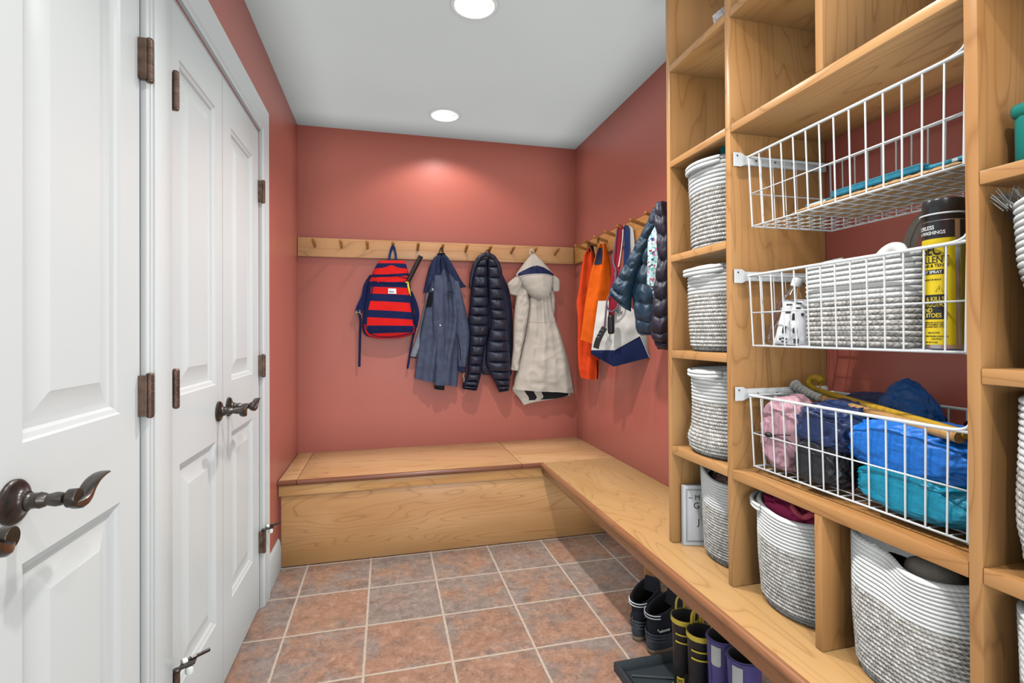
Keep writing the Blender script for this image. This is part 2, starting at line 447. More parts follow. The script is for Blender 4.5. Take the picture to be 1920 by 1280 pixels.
def cloth(rows, zt, p0, nrm, nu=36, nv=70, folds=(), crum=(.004, 14.), puff=None, back=.5, pexp=2.2, mat=None, seed=0, edge=.002, dents=()):
    """closed garment body.  rows: (xl,yl,xr,yr,off,bulge) in zoomed photo coordinates (zt = scale, ox, oy);
    the outline lies on the upright plane (p0,nrm) in the room, the cloth swells to both sides of it."""
    nrm = V(nrm).normalized(); p0 = V(p0); sc, ox, oy = zt
    def P(x, y): return unp(ox+x/sc, oy+y/sc, p0, nrm)
    R = []
    for xl, yl, xr, yr, off, bu in rows:
        a, b = P(xl, yl), P(xr, yr); R.append((*a, *b, off, bu))
    def base(t, s_):
        q = crom(R, s_); a, b = V(q[0:3]), V(q[3:6])
        w = 1-abs(2*t-1)**pexp
        return a.lerp(b, t), q[6], q[7], max(w, 0)**.55
    def surf(t, s_, eps=0., side=1):
        p, off, bu, pr = base(t, s_)
        d = bu*pr
        if side > 0:
            for k, amp, ph, dr in folds:
                d += amp*pr*math.sin(2*PI*(k*t+ph+dr*s_)+.8*math.sin(5*s_+seed))
            if puff:
                K, am, slope = puff
                d += am*pr*(abs(math.sin(PI*(K*s_+slope*abs(t-.5))))**.55-.5)
            for (t0, s0, rt, rs, am) in dents:
                d += am*math.exp(-((t-t0)/rt)**2-((s_-s0)/rs)**2)
            q = p*crum[1]+V((seed*3.1, seed*1.7, 0))
            d += crum[0]*pr*(noise.noise(q)+.6*(1-2*abs(noise.noise(q*1.9+V((4, 1, 2))))))
            return p + nrm*(off+d+eps)
        return p + nrm*(off-d*back)
    m = MB(); vs = []; fs = []; ms = []
    for j in range(nv+1):
        for i in range(nu+1):
            p = surf(i/nu, j/nv)
            if edge:
                wv = noise.noise(V((j*.22, seed*5.3, i/nu)))*edge
                p = p + V((0, 0, wv))
            vs.append(p)
    N = nu+1
    for j in range(nv):
        for i in range(nu):
            fs.append([j*N+i, j*N+i+1, (j+1)*N+i+1, (j+1)*N+i]); ms.append(mat((i+.5)/nu, (j+.5)/nv) if mat else 0)
    o = len(vs); bi = {}
    for j in range(nv+1):
        for i in range(nu+1):
            if i in (0, nu): bi[(i, j)] = j*N+i
            else: bi[(i, j)] = len(vs); vs.append(surf(i/nu, j/nv, 0, -1))
    for j in range(nv):
        for i in range(nu):
            fs.append([bi[(i, j)], bi[(i, j+1)], bi[(i+1, j+1)], bi[(i+1, j)]]); ms.append(mat((i+.5)/nu, (j+.5)/nv) if mat else 0)
    for j in (0, nv):
        for i in range(nu):
            q = [j*N+i, j*N+i+1, bi[(i+1, j)], bi[(i, j)]]
            q = list(dict.fromkeys(q))
            if len(q) > 2: fs.append(q); ms.append(mat((i+.5)/nu, .5/nv if j == 0 else 1-.5/nv) if mat else 0)
    m.add(vs, fs, ms)
    return m, surf

def patch(surf, t0, t1, s0, s1, eps=.0015, th=.0012, n=8, mi=0):
    m = MB(); vs = []; fs = []
    for e in (eps, eps+th):
        for j in range(n+1):
            for i in range(n+1): vs.append(surf(t0+(t1-t0)*i/n, s0+(s1-s0)*j/n, e))
    N = n+1; K = N*N
    for j in range(n):
        for i in range(n):
            q = [j*N+i, j*N+i+1, (j+1)*N+i+1, (j+1)*N+i]; fs.append([K+k for k in q]); fs.append(q[::-1])
    for i in range(n):
        for a, b in (((0, i), (0, i+1)), ((n, i), (n, i+1)), ((i, 0), (i+1, 0)), ((i, n), (i+1, n))):
            p, q = a[0]*N+a[1], b[0]*N+b[1]; fs.append([p, q, K+q, K+p])
    m.add(vs, fs, mi); return m

def blob(c, r, seed=0, sub=4, amp=.12, fr=3., crease=.12, ex=1.0, flatz=None, rot=0., lim=None):
    """crumpled soft bundle: a superellipsoid with ridged creases"""
    bm = bmesh.new(); bmesh.ops.create_icosphere(bm, subdivisions=sub, radius=1.)
    c = V(c); r = V(r); so = V((seed*7.7, seed*3.3, seed*5.9))
    for p in bm.verts:
        d = p.co.normalized()
        e = V(tuple(math.copysign(abs(x)**ex, x) for x in d))
        q = d*fr+so
        n1 = noise.noise(q*.6); q = q+V((noise.noise(q*.9), noise.noise(q*.9+V((5, 5, 5))), noise.noise(q*.9+V((9, 2, 4)))))*.55; sf = lambda g: 1-2*math.sqrt(g*g+.0016)
        n2 = sf(noise.noise(q*1.1+V((3, 1, 8)))); n3 = sf(noise.noise(V((q.x*2.6, q.y*1.6, q.z*2.9))+V((1, 9, 2))))
        n4 = sf(noise.noise(V((q.x*4.2, q.y*2.6, q.z*4.6))+V((7, 2, 5))))
        k = 1+amp*n1+crease*(.60*n2+.36*n3+.10*n4)
        w = V((e.x*r.x*k, e.y*r.y*k, e.z*r.z*k))
        if flatz is not None and w.z+c.z < flatz: w.z = flatz-c.z+(w.z+c.z-flatz)*.04
        if rot: w = Matrix.Rotation(rot, 3, 'X') @ w
        p.co = c+w
        if lim:                                    # pressed against what holds it
            for i, (a, b) in enumerate(lim):
                if p.co[i] < a: p.co[i] = a+(p.co[i]-a)*.14
                elif p.co[i] > b: p.co[i] = b+(p.co[i]-b)*.14
    m = MB(); m.bm(bm); return m

def text_mesh(s, size, fn, ext=.0006, bold=True, align='LEFT', sx=1.):
    cu = bpy.data.curves.new('lettering', 'FONT'); cu.body = s; cu.size = size; cu.extrude = 0; cu.align_x = align
    cu.offset = size*.012 if bold else 0
    ob = bpy.data.objects.new('lettering', cu); COL.objects.link(ob)
    dg = bpy.context.evaluated_depsgraph_get(); me = bpy.data.meshes.new_from_object(ob.evaluated_get(dg))
    bm = bmesh.new(); bm.from_mesh(me); bmesh.ops.triangulate(bm, faces=bm.faces[:])
    m = MB()
    vs = [p.co.copy() for p in bm.verts]; fs = [[q.index for q in f.verts] for f in bm.faces]
    m.add([fn(p.x*sx, p.y, 0) for p in vs]+[fn(p.x*sx, p.y, ext) for p in vs], [[k+len(vs) for k in f] for f in fs]+[f[::-1] for f in fs])
    bm.free(); bpy.data.objects.remove(ob); bpy.data.curves.remove(cu); bpy.data.meshes.remove(me)
    return m

# ================================================================ ROOM SHELL
LIGHTS = [(.34, 2.975), (.34, 1.945), (.34, .915), (.34, -.115), (.34, -1.145)]
struct(MB().box(XL-.75, YF-.1, -.06, XR+.12, YB+.12, 0).build('floor', 'tile', smooth=False))
def ceiling():
    """slab with round cut-outs for the recessed lamps"""
    m = MB(); cell = .16; seg = 32
    m.box(XL-.75, YF-.1, H+.16, XR+.12, YB+.12, H+.2)
    ys = [YF-.1]+[v for _, ly in sorted(LIGHTS, key=lambda q: q[1]) for v in (ly-cell, ly+cell)]+[YB+.12]
    lx = LIGHTS[0][0]
    def quad(x0, y0, x1, y1): m.add([(x0, y0, H), (x1, y0, H), (x1, y1, H), (x0, y1, H)], [[0, 1, 2, 3]])
    for i in range(len(ys)-1):
        y0, y1 = ys[i], ys[i+1]
        if i % 2 == 0: quad(XL-.75, y0, XR+.12, y1); continue
        quad(XL-.75, y0, lx-cell, y1); quad(lx+cell, y0, XR+.12, y1)
        cy = (y0+y1)/2; vs = []
        for k in range(seg):
            a = 2*PI*k/seg; c, s = math.cos(a), math.sin(a); q = cell/max(abs(c), abs(s))
            vs += [(lx+q*c, cy+q*s, H), (lx+.0765*c, cy+.0765*s, H)]
        m.add(vs, [[2*k, (2*k+2) % (2*seg), (2*k+3) % (2*seg), 2*k+1] for k in range(seg)])
    o = m.build('ceiling', 'ceil', smooth=False, fixn=False); return struct(o)
ceiling()
struct(MB().box(XL-.75, YB, 0, XR+.12, YB+.12, H).build('wall_back', 'wall', smooth=False))
struct(MB().box(XR, YF-.1, 0, XR+.12, YB, H).build('wall_right', 'wall', smooth=False))
N0, N1, F0, F1 = .335, 1.285, 1.415, 2.345      # the two closet openings in the left wall
ZO = 2.03
m = MB()
m.box(XL-.1, YF, 0, XL, N0, H); m.box(XL-.1, N1, 0, XL, F0, H); m.box(XL-.1, F1, 0, XL, YB, H)
m.box(XL-.1, N0, ZO, XL, N1, H); m.box(XL-.1, F0, ZO, XL, F1, H)
struct(m.build('wall_left', 'wall', smooth=False))
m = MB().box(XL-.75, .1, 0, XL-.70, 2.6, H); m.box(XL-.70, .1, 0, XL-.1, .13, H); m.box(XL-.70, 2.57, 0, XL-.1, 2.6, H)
struct(m.build('wall_closet', 'closet_shade', smooth=False))
# wall behind the camera; its wide window is added to let in fill light
WX0, WX1, WZ0, WZ1 = -.30, 1.10, .35, 2.15
m = MB(); m.box(XL, YF-.1, 0, WX0, YF, H); m.box(WX1, YF-.1, 0, XR, YF, H); m.box(WX0, YF-.1, 0, WX1, YF, WZ0); m.box(WX0, YF-.1, WZ1, WX1, YF, H)
struct(m.build('wall_front', 'wall', smooth=False))
m = MB()
for x0, z0, x1, z1 in ((WX0, WZ0, WX0+.05, WZ1), (WX1-.05, WZ0, WX1, WZ1), (WX0+.05, WZ0, WX1-.05, WZ0+.05), (WX0+.05, WZ1-.05, WX1-.05, WZ1)):
    m.box(x0, YF-.08, z0, x1, YF-.03, z1)
struct(m.build('added_window_1', 'white', smooth=False))

# casings on the left wall
def casing():
    m = MB(); t = XL+.018
    # far opening: right leg + head, mitred, stepped profile
    prof = [(0, .0), (0, .011), (.010, .013), (.014, .017), (.055, .018), (.075, .020), (.085, .022), (.090, .020), (.090, 0)]
    prof = [(a, b) for a, b in prof]
    y0, y1, z1 = .30, 2.349, 2.036
    hs = 1.25
    vs = []; n = len(prof)
    for a, b in prof:
        vs += [V((XL+b, y0-a, 0)), V((XL+b, y0-a, z1+a*hs)), V((XL+b, y1+a, z1+a*hs)), V((XL+b, y1+a, 0))]
    fs = []
    for i in range(n-1):
        for k in range(3): fs.append([i*4+k, i*4+k+1, (i+1)*4+k+1, (i+1)*4+k])
    m.add(vs, fs); return m
struct(casing().build('trim_1', 'white', angle=25))
m = MB()
for (a, b, t) in ((1.279, 1.411, .011), (1.294, 1.406, .014), (1.304, 1.398, .018)): m.box(XL-.002, a, 0, XL+t, b, 2.040, .0015)
struct(m.build('trim_2', 'white'))
# jambs seen in the gaps
m = MB()
for a, b in ((N0, N0+.016), (N1-.003, N1), (F0, F0+.004), (F1-.004, F1)): m.box(XL-.1, a, 0, XL-.001, b, ZO)
for a, b in ((N0, N1), (F0, F1)): m.box(XL-.1, a, ZO-.004, XL-.001, b, ZO)
struct(m.build('trim_3', 'white', smooth=False))
# baseboards
def baseboard(name, a, b, axis='y'):
    prof = [(0, 0), (.014, 0), (.014, .105), (.011, .118), (.011, .128), (.006, .142), (.003, .148), (0, .148)]
    m = MB(); n = len(prof)
    vs = [V((XL+p, a, z)) for p, z in prof]+[V((XL+p, b, z)) for p, z in prof]
    fs = [[i, (i+1) % n, n+(i+1) % n, n+i] for i in range(n)]+[list(range(n))[::-1], [n+i for i in range(n)]]
    m.add(vs, fs); struct(m.build(name, 'white', angle=25))
baseboard('baseboard_left', 2.442, YBF+.018)
baseboard('baseboard_left.001', YF, .205)
m = MB().box(XR-.014, YF, 0, XR, .28, .13, .003); struct(m.build('baseboard_right', 'white'))

# ---------------------------------------------------------------- doors
DX = XL               # face of the leaves
def leaf(name, y0, y1, p0, p1, label):
    m = MB(); z0, z1 = .012, 2.022
    ys = [y0, p0, p1, y1]; zs = [z0, .247, .826, 1.005, 1.888, z1]
    for i in range(3):
        for j in range(5):
            a, b, c, d = ys[i], ys[i+1], zs[j], zs[j+1]
            if i == 1 and j in (1, 3):
                lv = [(0, 0), (.004, -.004), (.012, -.0065), (.017, -.012), (.024, -.0135), (.030, -.0135), (.066, -.0045), (.070, -.003)]
                vs = []; fs = []
                for ins, dx in lv:
                    vs += [V((DX+dx, a+ins, c+ins)), V((DX+dx, b-ins, c+ins)), V((DX+dx, b-ins, d-ins)), V((DX+dx, a+ins, d-ins))]
                for k in range(len(lv)-1):
                    for q in range(4): fs.append([k*4+q, k*4+(q+1) % 4, k*4+4+(q+1) % 4, k*4+4+q])
                k = (len(lv)-1)*4; fs.append([k, k+1, k+2, k+3]); m.add(vs, fs)
            else: m.add([(DX, a, c), (DX, b, c), (DX, b, d), (DX, a, d)], [[0, 1, 2, 3]])
    b = DX-.036
    m.add([(DX, y0, z0), (DX, y1, z0), (DX, y1, z1), (DX, y0, z1), (b, y0, z0), (b, y1, z0), (b, y1, z1), (b, y0, z1)],
          [[0, 1, 5, 4], [1, 2, 6, 5], [2, 3, 7, 6], [3, 0, 4, 7], [4, 5, 6, 7]])
    bm = None
    o = m.build(name, 'white', angle=18, fixn=False)
    # face directions towards the room
    me = o.data; bm = bmesh.new(); bm.from_mesh(me); bmesh.ops.remove_doubles(bm, verts=bm.verts[:], dist=1e-5); bmesh.ops.recalc_face_normals(bm, faces=bm.faces[:]); bm.to_mesh(me); bm.free()
    me.polygons.foreach_set('use_smooth', [True]*len(me.polygons)); me.set_sharp_from_angle(angle=rad(18))
    return struct(o, label)
d1 = leaf('door_1', N0+.02, .808, .43, .72, 'white two-panel closet door at the left edge with only its lever tip in view')
d2 = leaf('door_2', .812, 1.272, .904, 1.190, 'large white two-panel closet door nearest on the left, bronze lever pointing away')
d3 = leaf('door_3', F0+.006, 1.850, 1.492, 1.783, 'white closet door leaf of the far pair, left leaf, lever pointing towards us')
d4 = leaf('door_4', 1.854, 2.337, 1.948, 2.236, 'white closet door leaf of the far pair, right leaf beside the red wall')

def lever(parent, y, z, sgn):
    """bronze wave lever; sgn = side along the wall the lever points to"""
    h = MB()
    x = DX
    h.lathe([(.0325, .0), (.0325, .004), (.0305, .0065), (.027, .008), (.0225, .0085), (.019, .0115), (.0165, .013), (.0145, .017), (.0145, .019)], (x, y, z), 40, 'x')
    ro = h.build('rosette', 'bronze', parent, angle=35)
    s = MB()
    s.lathe([(.0125, .017), (.0125, .022), (.0112, .024), (.0112, .031), (.0120, .034), (.0100, .040), (.0082, .043), (.0094, .048), (.0106, .054), (.0098, .059), (.0088, .063), (.0104, .066), (.0135, .069), (.0138, .080), (.0130, .0815)], (x, y, z), 28, 'x')
    sh = s.build('spindle', 'bronze', parent, angle=30)
    # blade: a twisted ribbon rising from the knuckle then sweeping along the door
    b = MB(); n = 22; pts = []
    ctrl = [(.075, -.006, -.008), (.0765, .009, -.010), (.077, .022, -.005), (.0765, .034, .005), (.076, .050, .013), (.075, .072, .0165), (.073, .090, .0150), (.071, .099, .0125)]
    P = smoothpts(ctrl, n)
    wid = [(.006,), (.0105,), (.0110,), (.0110,), (.0108,), (.0100,), (.0085,), (.0045,)]
    th = [(.0035,), (.0090,), (.0075,), (.0045,), (.0032,), (.0026,), (.0022,), (.0016,)]
    vs = []
    for i, p in enumerate(P):
        q = P[min(i+1, n-1)]-P[max(i-1, 0)]; tn = V((0, q.y, q.z)).normalized(); up = V((0, -tn.z, tn.y))
        w = crom(wid, i/(n-1))[0]; t = crom(th, i/(n-1))[0]
        for k in range(12):
            a = 2*PI*k/12; ca, sa = math.cos(a), math.sin(a); den = (abs(ca)**3+abs(sa)**3)**(1/3)
            o = V((w*ca/den, 0, 0))+up*(t*sa/den)
            g = p+o; vs.append(V((x+g.x, y+sgn*g.y, z+g.z)))
    fs = [[i*12+k, i*12+(k+1) % 12, i*12+12+(k+1) % 12, i*12+12+k] for i in range(n-1) for k in range(12)]
    fs += [list(range(12)), [(n-1)*12+k for k in range(12)]]
    b.add(vs, fs, [1 if (k % 12) < 1 or (k % 12) > 10 else 0 for k in range(len(fs))])
    b.build('lever', ['bronze', 'bronze2'], parent, angle=35)
def door_handle(door, y, z, sgn):
    o = bpy.data.objects.new('door_handle', None); COL.objects.link(o); o.parent = door; o.location = (DX, y, z); o['label'] = 'bronze wave lever handle on a round rosette'
    lever(o, y, z, sgn)
door_handle(d1, .748, .918, -1); door_handle(d2, .884, .924, 1)
door_handle(d3, 1.806, .917, -1); door_handle(d4, 1.912, .917, 1)

def hinge(door, y, z, side):
    h = MB(); x = DX+.0185; r = .0078; hl = .089
    for k in range(5):
        a = z-hl/2+k*hl/5
        h.lathe([(r*.95, a), (r, a+.0006), (r, a+hl/5-.0006), (r*.95, a+hl/5)], (x, y, 0), 20)
    h.lathe([(.001, z+hl/2+.0055), (r*.7, z+hl/2+.005), (r*.95, z+hl/2+.002), (r*.9, z+hl/2)], (x, y, 0), 20)
    h.lathe([(r*.9, z-hl/2), (r*.95, z-hl/2-.002), (r*.6, z-hl/2-.005), (.001, z-hl/2-.0055)], (x, y, 0), 20)
    h.box(DX-.002, min(y, y+side*.013), z-hl/2, DX+.0165, max(y, y+side*.017), z+hl/2, .001)
    return h.build('hinge', 'hinge', door, angle=14)
for d, y, s in ((d2, 1.276, -1), (d3, 1.418, 1), (d4, 2.341, -1)):
    for z in (1.772, 1.031, .285): hinge(d, y, z, s)
def pin_stop(door, y, z, s):
    p = MB(); x = DX+.0185
    p.lathe([(.009, z), (.0095, z+.002), (.0095, z+.006), (.007, z+.008)], (x, y, 0), 20)
    p.add([(x, y-.002, z+.001), (x+.034, y+s*.020, z+.002), (x+.030, y+s*.052, z+.002), (x+.002, y+s*.034, z+.002),
           (x, y-.002, z+.005), (x+.034, y+s*.020, z+.005), (x+.030, y+s*.052, z+.005), (x+.002, y+s*.034, z+.005)],
          [[0, 1, 2, 3], [4, 5, 6, 7], [0, 1, 5, 4], [1, 2, 6, 5], [2, 3, 7, 6], [3, 0, 4, 7]])
    a = V((x+.020, y+s*.045, z+.004)); dr = V((.75, s*.66, 0))
    p.tube([a-dr*.012, a+dr*.042], .0046, 12); p.tube([a-dr*.004, a+dr*.008], .0072, 6)
    o = p.build('hinge_pin_stop', 'bronze', door, angle=35)
    t = MB(); b = a-dr*.012
    t.lathe([(.0035, 0), (.0085, .001), (.0095, .006), (.0085, .012), (.003, .014)], (0, 0, 0), 18, 'x')
    for q in t.v: q.xyz = b-dr*q.x+V((-dr.y*q.y, dr.x*q.y, q.z))
    t.lathe([(.003, 0), (.0085, .001), (.0095, .008), (.0085, .016), (.003, .018)], (x+.022, y+s*.018, z-.018), 18)
    t.build('rubber_tip', 'rubber_w', o, angle=35)
pin_stop(d3, 1.418, .330, 1); pin_stop(d4, 2.341, .330, 1)
for d, y in ((d3, 1.80), (d4, 1.905)):
    c = MB().box(DX-.028, y-.022, 2.018, DX-.004, y+.022, 2.0265, .002); c.build('ball_catch', 'brass', d)

# ================================================================ LAMPS
def can_light(x, y, label):
    t = thing('ceiling_light', label, 'ceiling light', (x, y, H), 'recessed ceiling lights in a row')
    m = MB()
    m.lathe([(.093, H-.0005), (.092, H-.003), (.086, H-.005), (.078, H-.004), (.075, H+.001), (.0745, H+.003)], (x, y, 0), 48, cap=False)
    m.build('trim_ring', 'can', t, angle=50)
    m = MB(); m.lathe([(.0755, H+.001), (.070, H+.022), (.052, H+.052), (.050, H+.055)], (x, y, 0), 48, cap=False); m.lathe([(.076, H+.001), (.0765, H+.06), (.0, H+.0605)], (x, y, 0), 48, cap=False)
    m.build('reflector', 'can', t, angle=60)
    m = MB(); m.lathe([(.0005, H+.046), (.018, H+.0465), (.034, H+.049), (.040, H+.053), (.0405, H+.057)], (x, y, 0), 40); m.build('lens', 'bulb', t, angle=60)
labs = ['small recessed white ceiling light nearest the red back wall', 'recessed white ceiling light cut by the top edge of the photo', 'recessed white ceiling light above the camera', 'recessed white ceiling light behind the camera', 'recessed white ceiling light by the added window behind the camera']
WORLD = .58
LAMP = 72.
POW = [.23, 1.12, .78, .45, .4]
for (x, y), lb, pw in zip(LIGHTS, labs, POW):
    can_light(x, y, lb)
    L = bpy.data.lights.new('downlight_lamp', 'SPOT'); L.energy = LAMP*pw; L.spot_size = rad(134); L.spot_blend = .45 if y > 2.5 else .8; L.shadow_soft_size = .036; L.color = (1., .985, .965)
    o = bpy.data.objects.new('downlight_lamp', L); COL.objects.link(o); o.location = (x, y, H+.030)
A = bpy.data.lights.new('added_window_fill', 'AREA'); A.shape = 'RECTANGLE'; A.size = WX1-WX0-.1; A.size_y = WZ1-WZ0-.1; A.energy = 40; A.color = (.93, .97, 1.)  # area light added in the made-up window as frontal fill
o = bpy.data.objects.new('added_window_fill', A); COL.objects.link(o); o.location = ((WX0+WX1)/2, YF-.09, (WZ0+WZ1)/2); o.rotation_euler = (rad(90), 0, 0)
SC.view_settings.view_transform = 'Standard'; SC.view_settings.look = 'None'; SC.view_settings.gamma = 1.; SC.view_settings.exposure = 0.; SC.view_settings.use_curve_mapping = False
W = bpy.data.worlds.new('world'); SC.world = W; W.use_nodes = True
W.node_tree.nodes['Background'].inputs[0].default_value = (.965, .995, .985, 1); W.node_tree.nodes['Background'].inputs[1].default_value = WORLD
SC.cycles.use_fast_gi = True; SC.cycles.fast_gi_method = 'REPLACE'; SC.cycles.ao_bounces_render = 1; SC.cycles.ao_bounces = 1
W.light_settings.distance = .24; W.light_settings.ao_factor = 1.
SC.cycles.use_denoising = True

# ================================================================ BENCH
t = thing('storage_bench', 'honey wood storage bench with hinged lid along the red back wall', 'bench', (.15, 3.0, 0))
m = MB().box(XL+.003, YBF+.012, HB-.024, -.438, YB-.002, HB, .002); m.build('fixed_end', 'top_x', t)
m = MB().box(-.435, YBF+.012, HB-.024, .727, YB-.002, HB, .002); m.build('lid', 'top_x', t)
m = MB().box(.730, YBF+.012, HB-.024, XR-.002, YB-.002, HB, .002); m.build('corner_top', 'top_x', t)
def nosing(a, b):
    pr = [(0, -.026), (.009, -.026), (.014, -.022), (.016, -.013), (.014, -.004), (.009, 0), (0, 0)]
    return pr
def prof_x(m, x0, x1, yb, zt, pr):
    n = len(pr); vs = [V((x0, yb-a, zt+z)) for a, z in pr]+[V((x1, yb-a, zt+z)) for a, z in pr]
    m.add(vs, [[i, (i+1) % n, n+(i+1) % n, n+i] for i in range(n)]+[list(range(n)), [n+i for i in range(n)][::-1]])
NP = nosing(0, 0)
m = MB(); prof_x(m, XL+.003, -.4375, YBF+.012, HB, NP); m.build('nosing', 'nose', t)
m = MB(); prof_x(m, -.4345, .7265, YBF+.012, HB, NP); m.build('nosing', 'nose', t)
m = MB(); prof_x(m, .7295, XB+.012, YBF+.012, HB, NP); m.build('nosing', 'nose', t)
m = MB().box(XL+.004, YBF+.010, HB-.026-.052, XB+.03, YBF+.032, HB-.0265, .002); m.build('top_rail', 'wood_x', t)
m = MB().box(XL+.014, YBF+.020, .004, XR-.002, YBF+.042, HB-.079, .001); m.build('front_panel', 'panel_x', t)

t = thing('side_bench', 'long open bench shelf running along the right wall under the shelving', 'bench', (1.06, 1.5, 0))
Y0B = -.35
m = MB().box(XB+.012, Y0B, HB-.024, XR-.002, YBF+.0105, HB, .0015); m.build('seat', 'top_y', t)
m = MB(); n = len(NP)
vs = [V((XB+.012-a, Y0B, HB+z)) for a, z in NP]+[V((XB+.012-a, YBF+.012-a, HB+z)) for a, z in NP]
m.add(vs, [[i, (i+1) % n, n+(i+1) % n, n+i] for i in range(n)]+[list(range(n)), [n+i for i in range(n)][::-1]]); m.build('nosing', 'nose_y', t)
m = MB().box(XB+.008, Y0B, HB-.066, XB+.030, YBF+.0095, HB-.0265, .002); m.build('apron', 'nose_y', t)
m = MB().box(1.165, 2.125, 0, XR-.002, 2.147, HB-.025, .001); m.build('support_panel', 'wood_z', t)
m = MB().box(.90, .30, 0, XR-.002, .322, HB-.025, .001); m.build('support_panel', 'wood_z', t)

# ================================================================ PEG RAILS
def peg_rail(name, label, along, p0, p1, pegs):
    loc = (.38, YB, 1.70) if along == 'x' else (XR, 2.4, 1.70)
    t = thing(name, label, 'peg rail', loc)
    z0, z1 = 1.641, 1.757
    if along == 'x': MB().box(p0, YB-.020, z0, p1, YB-.001, z1, .003).build('board', 'rail', t)
    else: MB().box(XR-.020, p0, z0, XR-.001, p1, z1, .003).build('board', 'rail_y', t)
    pr = None
    for q in pegs:
        m = MB()
        m.lathe([(.0075, -.010), (.0086, 0), (.0092, .03), (.0096, .065), (.0097, .084), (.0092, .0885), (.0070, .0915), (.0003, .0925)], (0, 0, 0), 20)
        tl = rad(17)
        for v in m.v:
            out = v.z*math.cos(tl)+v.y*math.sin(tl); up = v.z*math.sin(tl)-v.y*math.cos(tl)
            v.xyz = (q+v.x, YB-.019-out, 1.703+up) if along == 'x' else (XR-.019-out, q+v.x, 1.703+up)
        m.build('peg', 'peg', t, angle=50)
peg_rail('peg_rail', 'long honey wood coat rail with eleven pegs on the red back wall', 'x', XL+.002, XR-.022, [-.422+.1552*k for k in range(11)])
peg_rail('peg_rail', 'honey wood coat rail with pegs on the right red wall behind hanging coats', 'y', 1.60, YB-.021, [3.062-.1515*k for k in range(10)])

# ================================================================ SHELVING
t = thing('shelving_unit', 'tall open honey wood cubby shelving standing on the side bench', 'shelving', (1.12, .9, HB))
P1, P2, P3, P4 = (1.563, 1.584), (1.248, 1.269), (.625, .646), (.29, .31)
for a, b in (P1, P2, P3, P4): MB().box(XS, a, HB+.001, XR-.002, b, H-.004, .0015).build('upright', 'wood_z', t)
SH = [(.745, .772), (1.076, 1.102), (1.407, 1.430), (1.735, 1.757), (2.067, 2.090)]
for (a, b) in ((P2[1], P1[0]), (P4[1], P3[0])):
    for z0, z1 in SH: MB().box(XS, a+.0005, z0, XR-.002, b-.0005, z1, .0015).build('shelf', 'wood_y', t)
for z0, z1 in (SH[0], SH[3]): MB().box(XS, P3[1]+.0005, z0, XR-.002, P2[0]-.0005, z1, .0015).build('shelf', 'wood_y', t)
MB().box(XS, .945, HB+.001, XR-.002, .965, SH[0][0]-.0005, .0015).build('divider', 'wood_z', t)
MB().box(XS, .931, SH[3][1]+.0005, XR-.002, .951, H-.004, .0015).build('divider', 'wood_z', t)
MB().box(XS, .9515, 2.067, XR-.002, P2[0]-.0005, 2.090, .0015).build('shelf', 'wood_y', t)

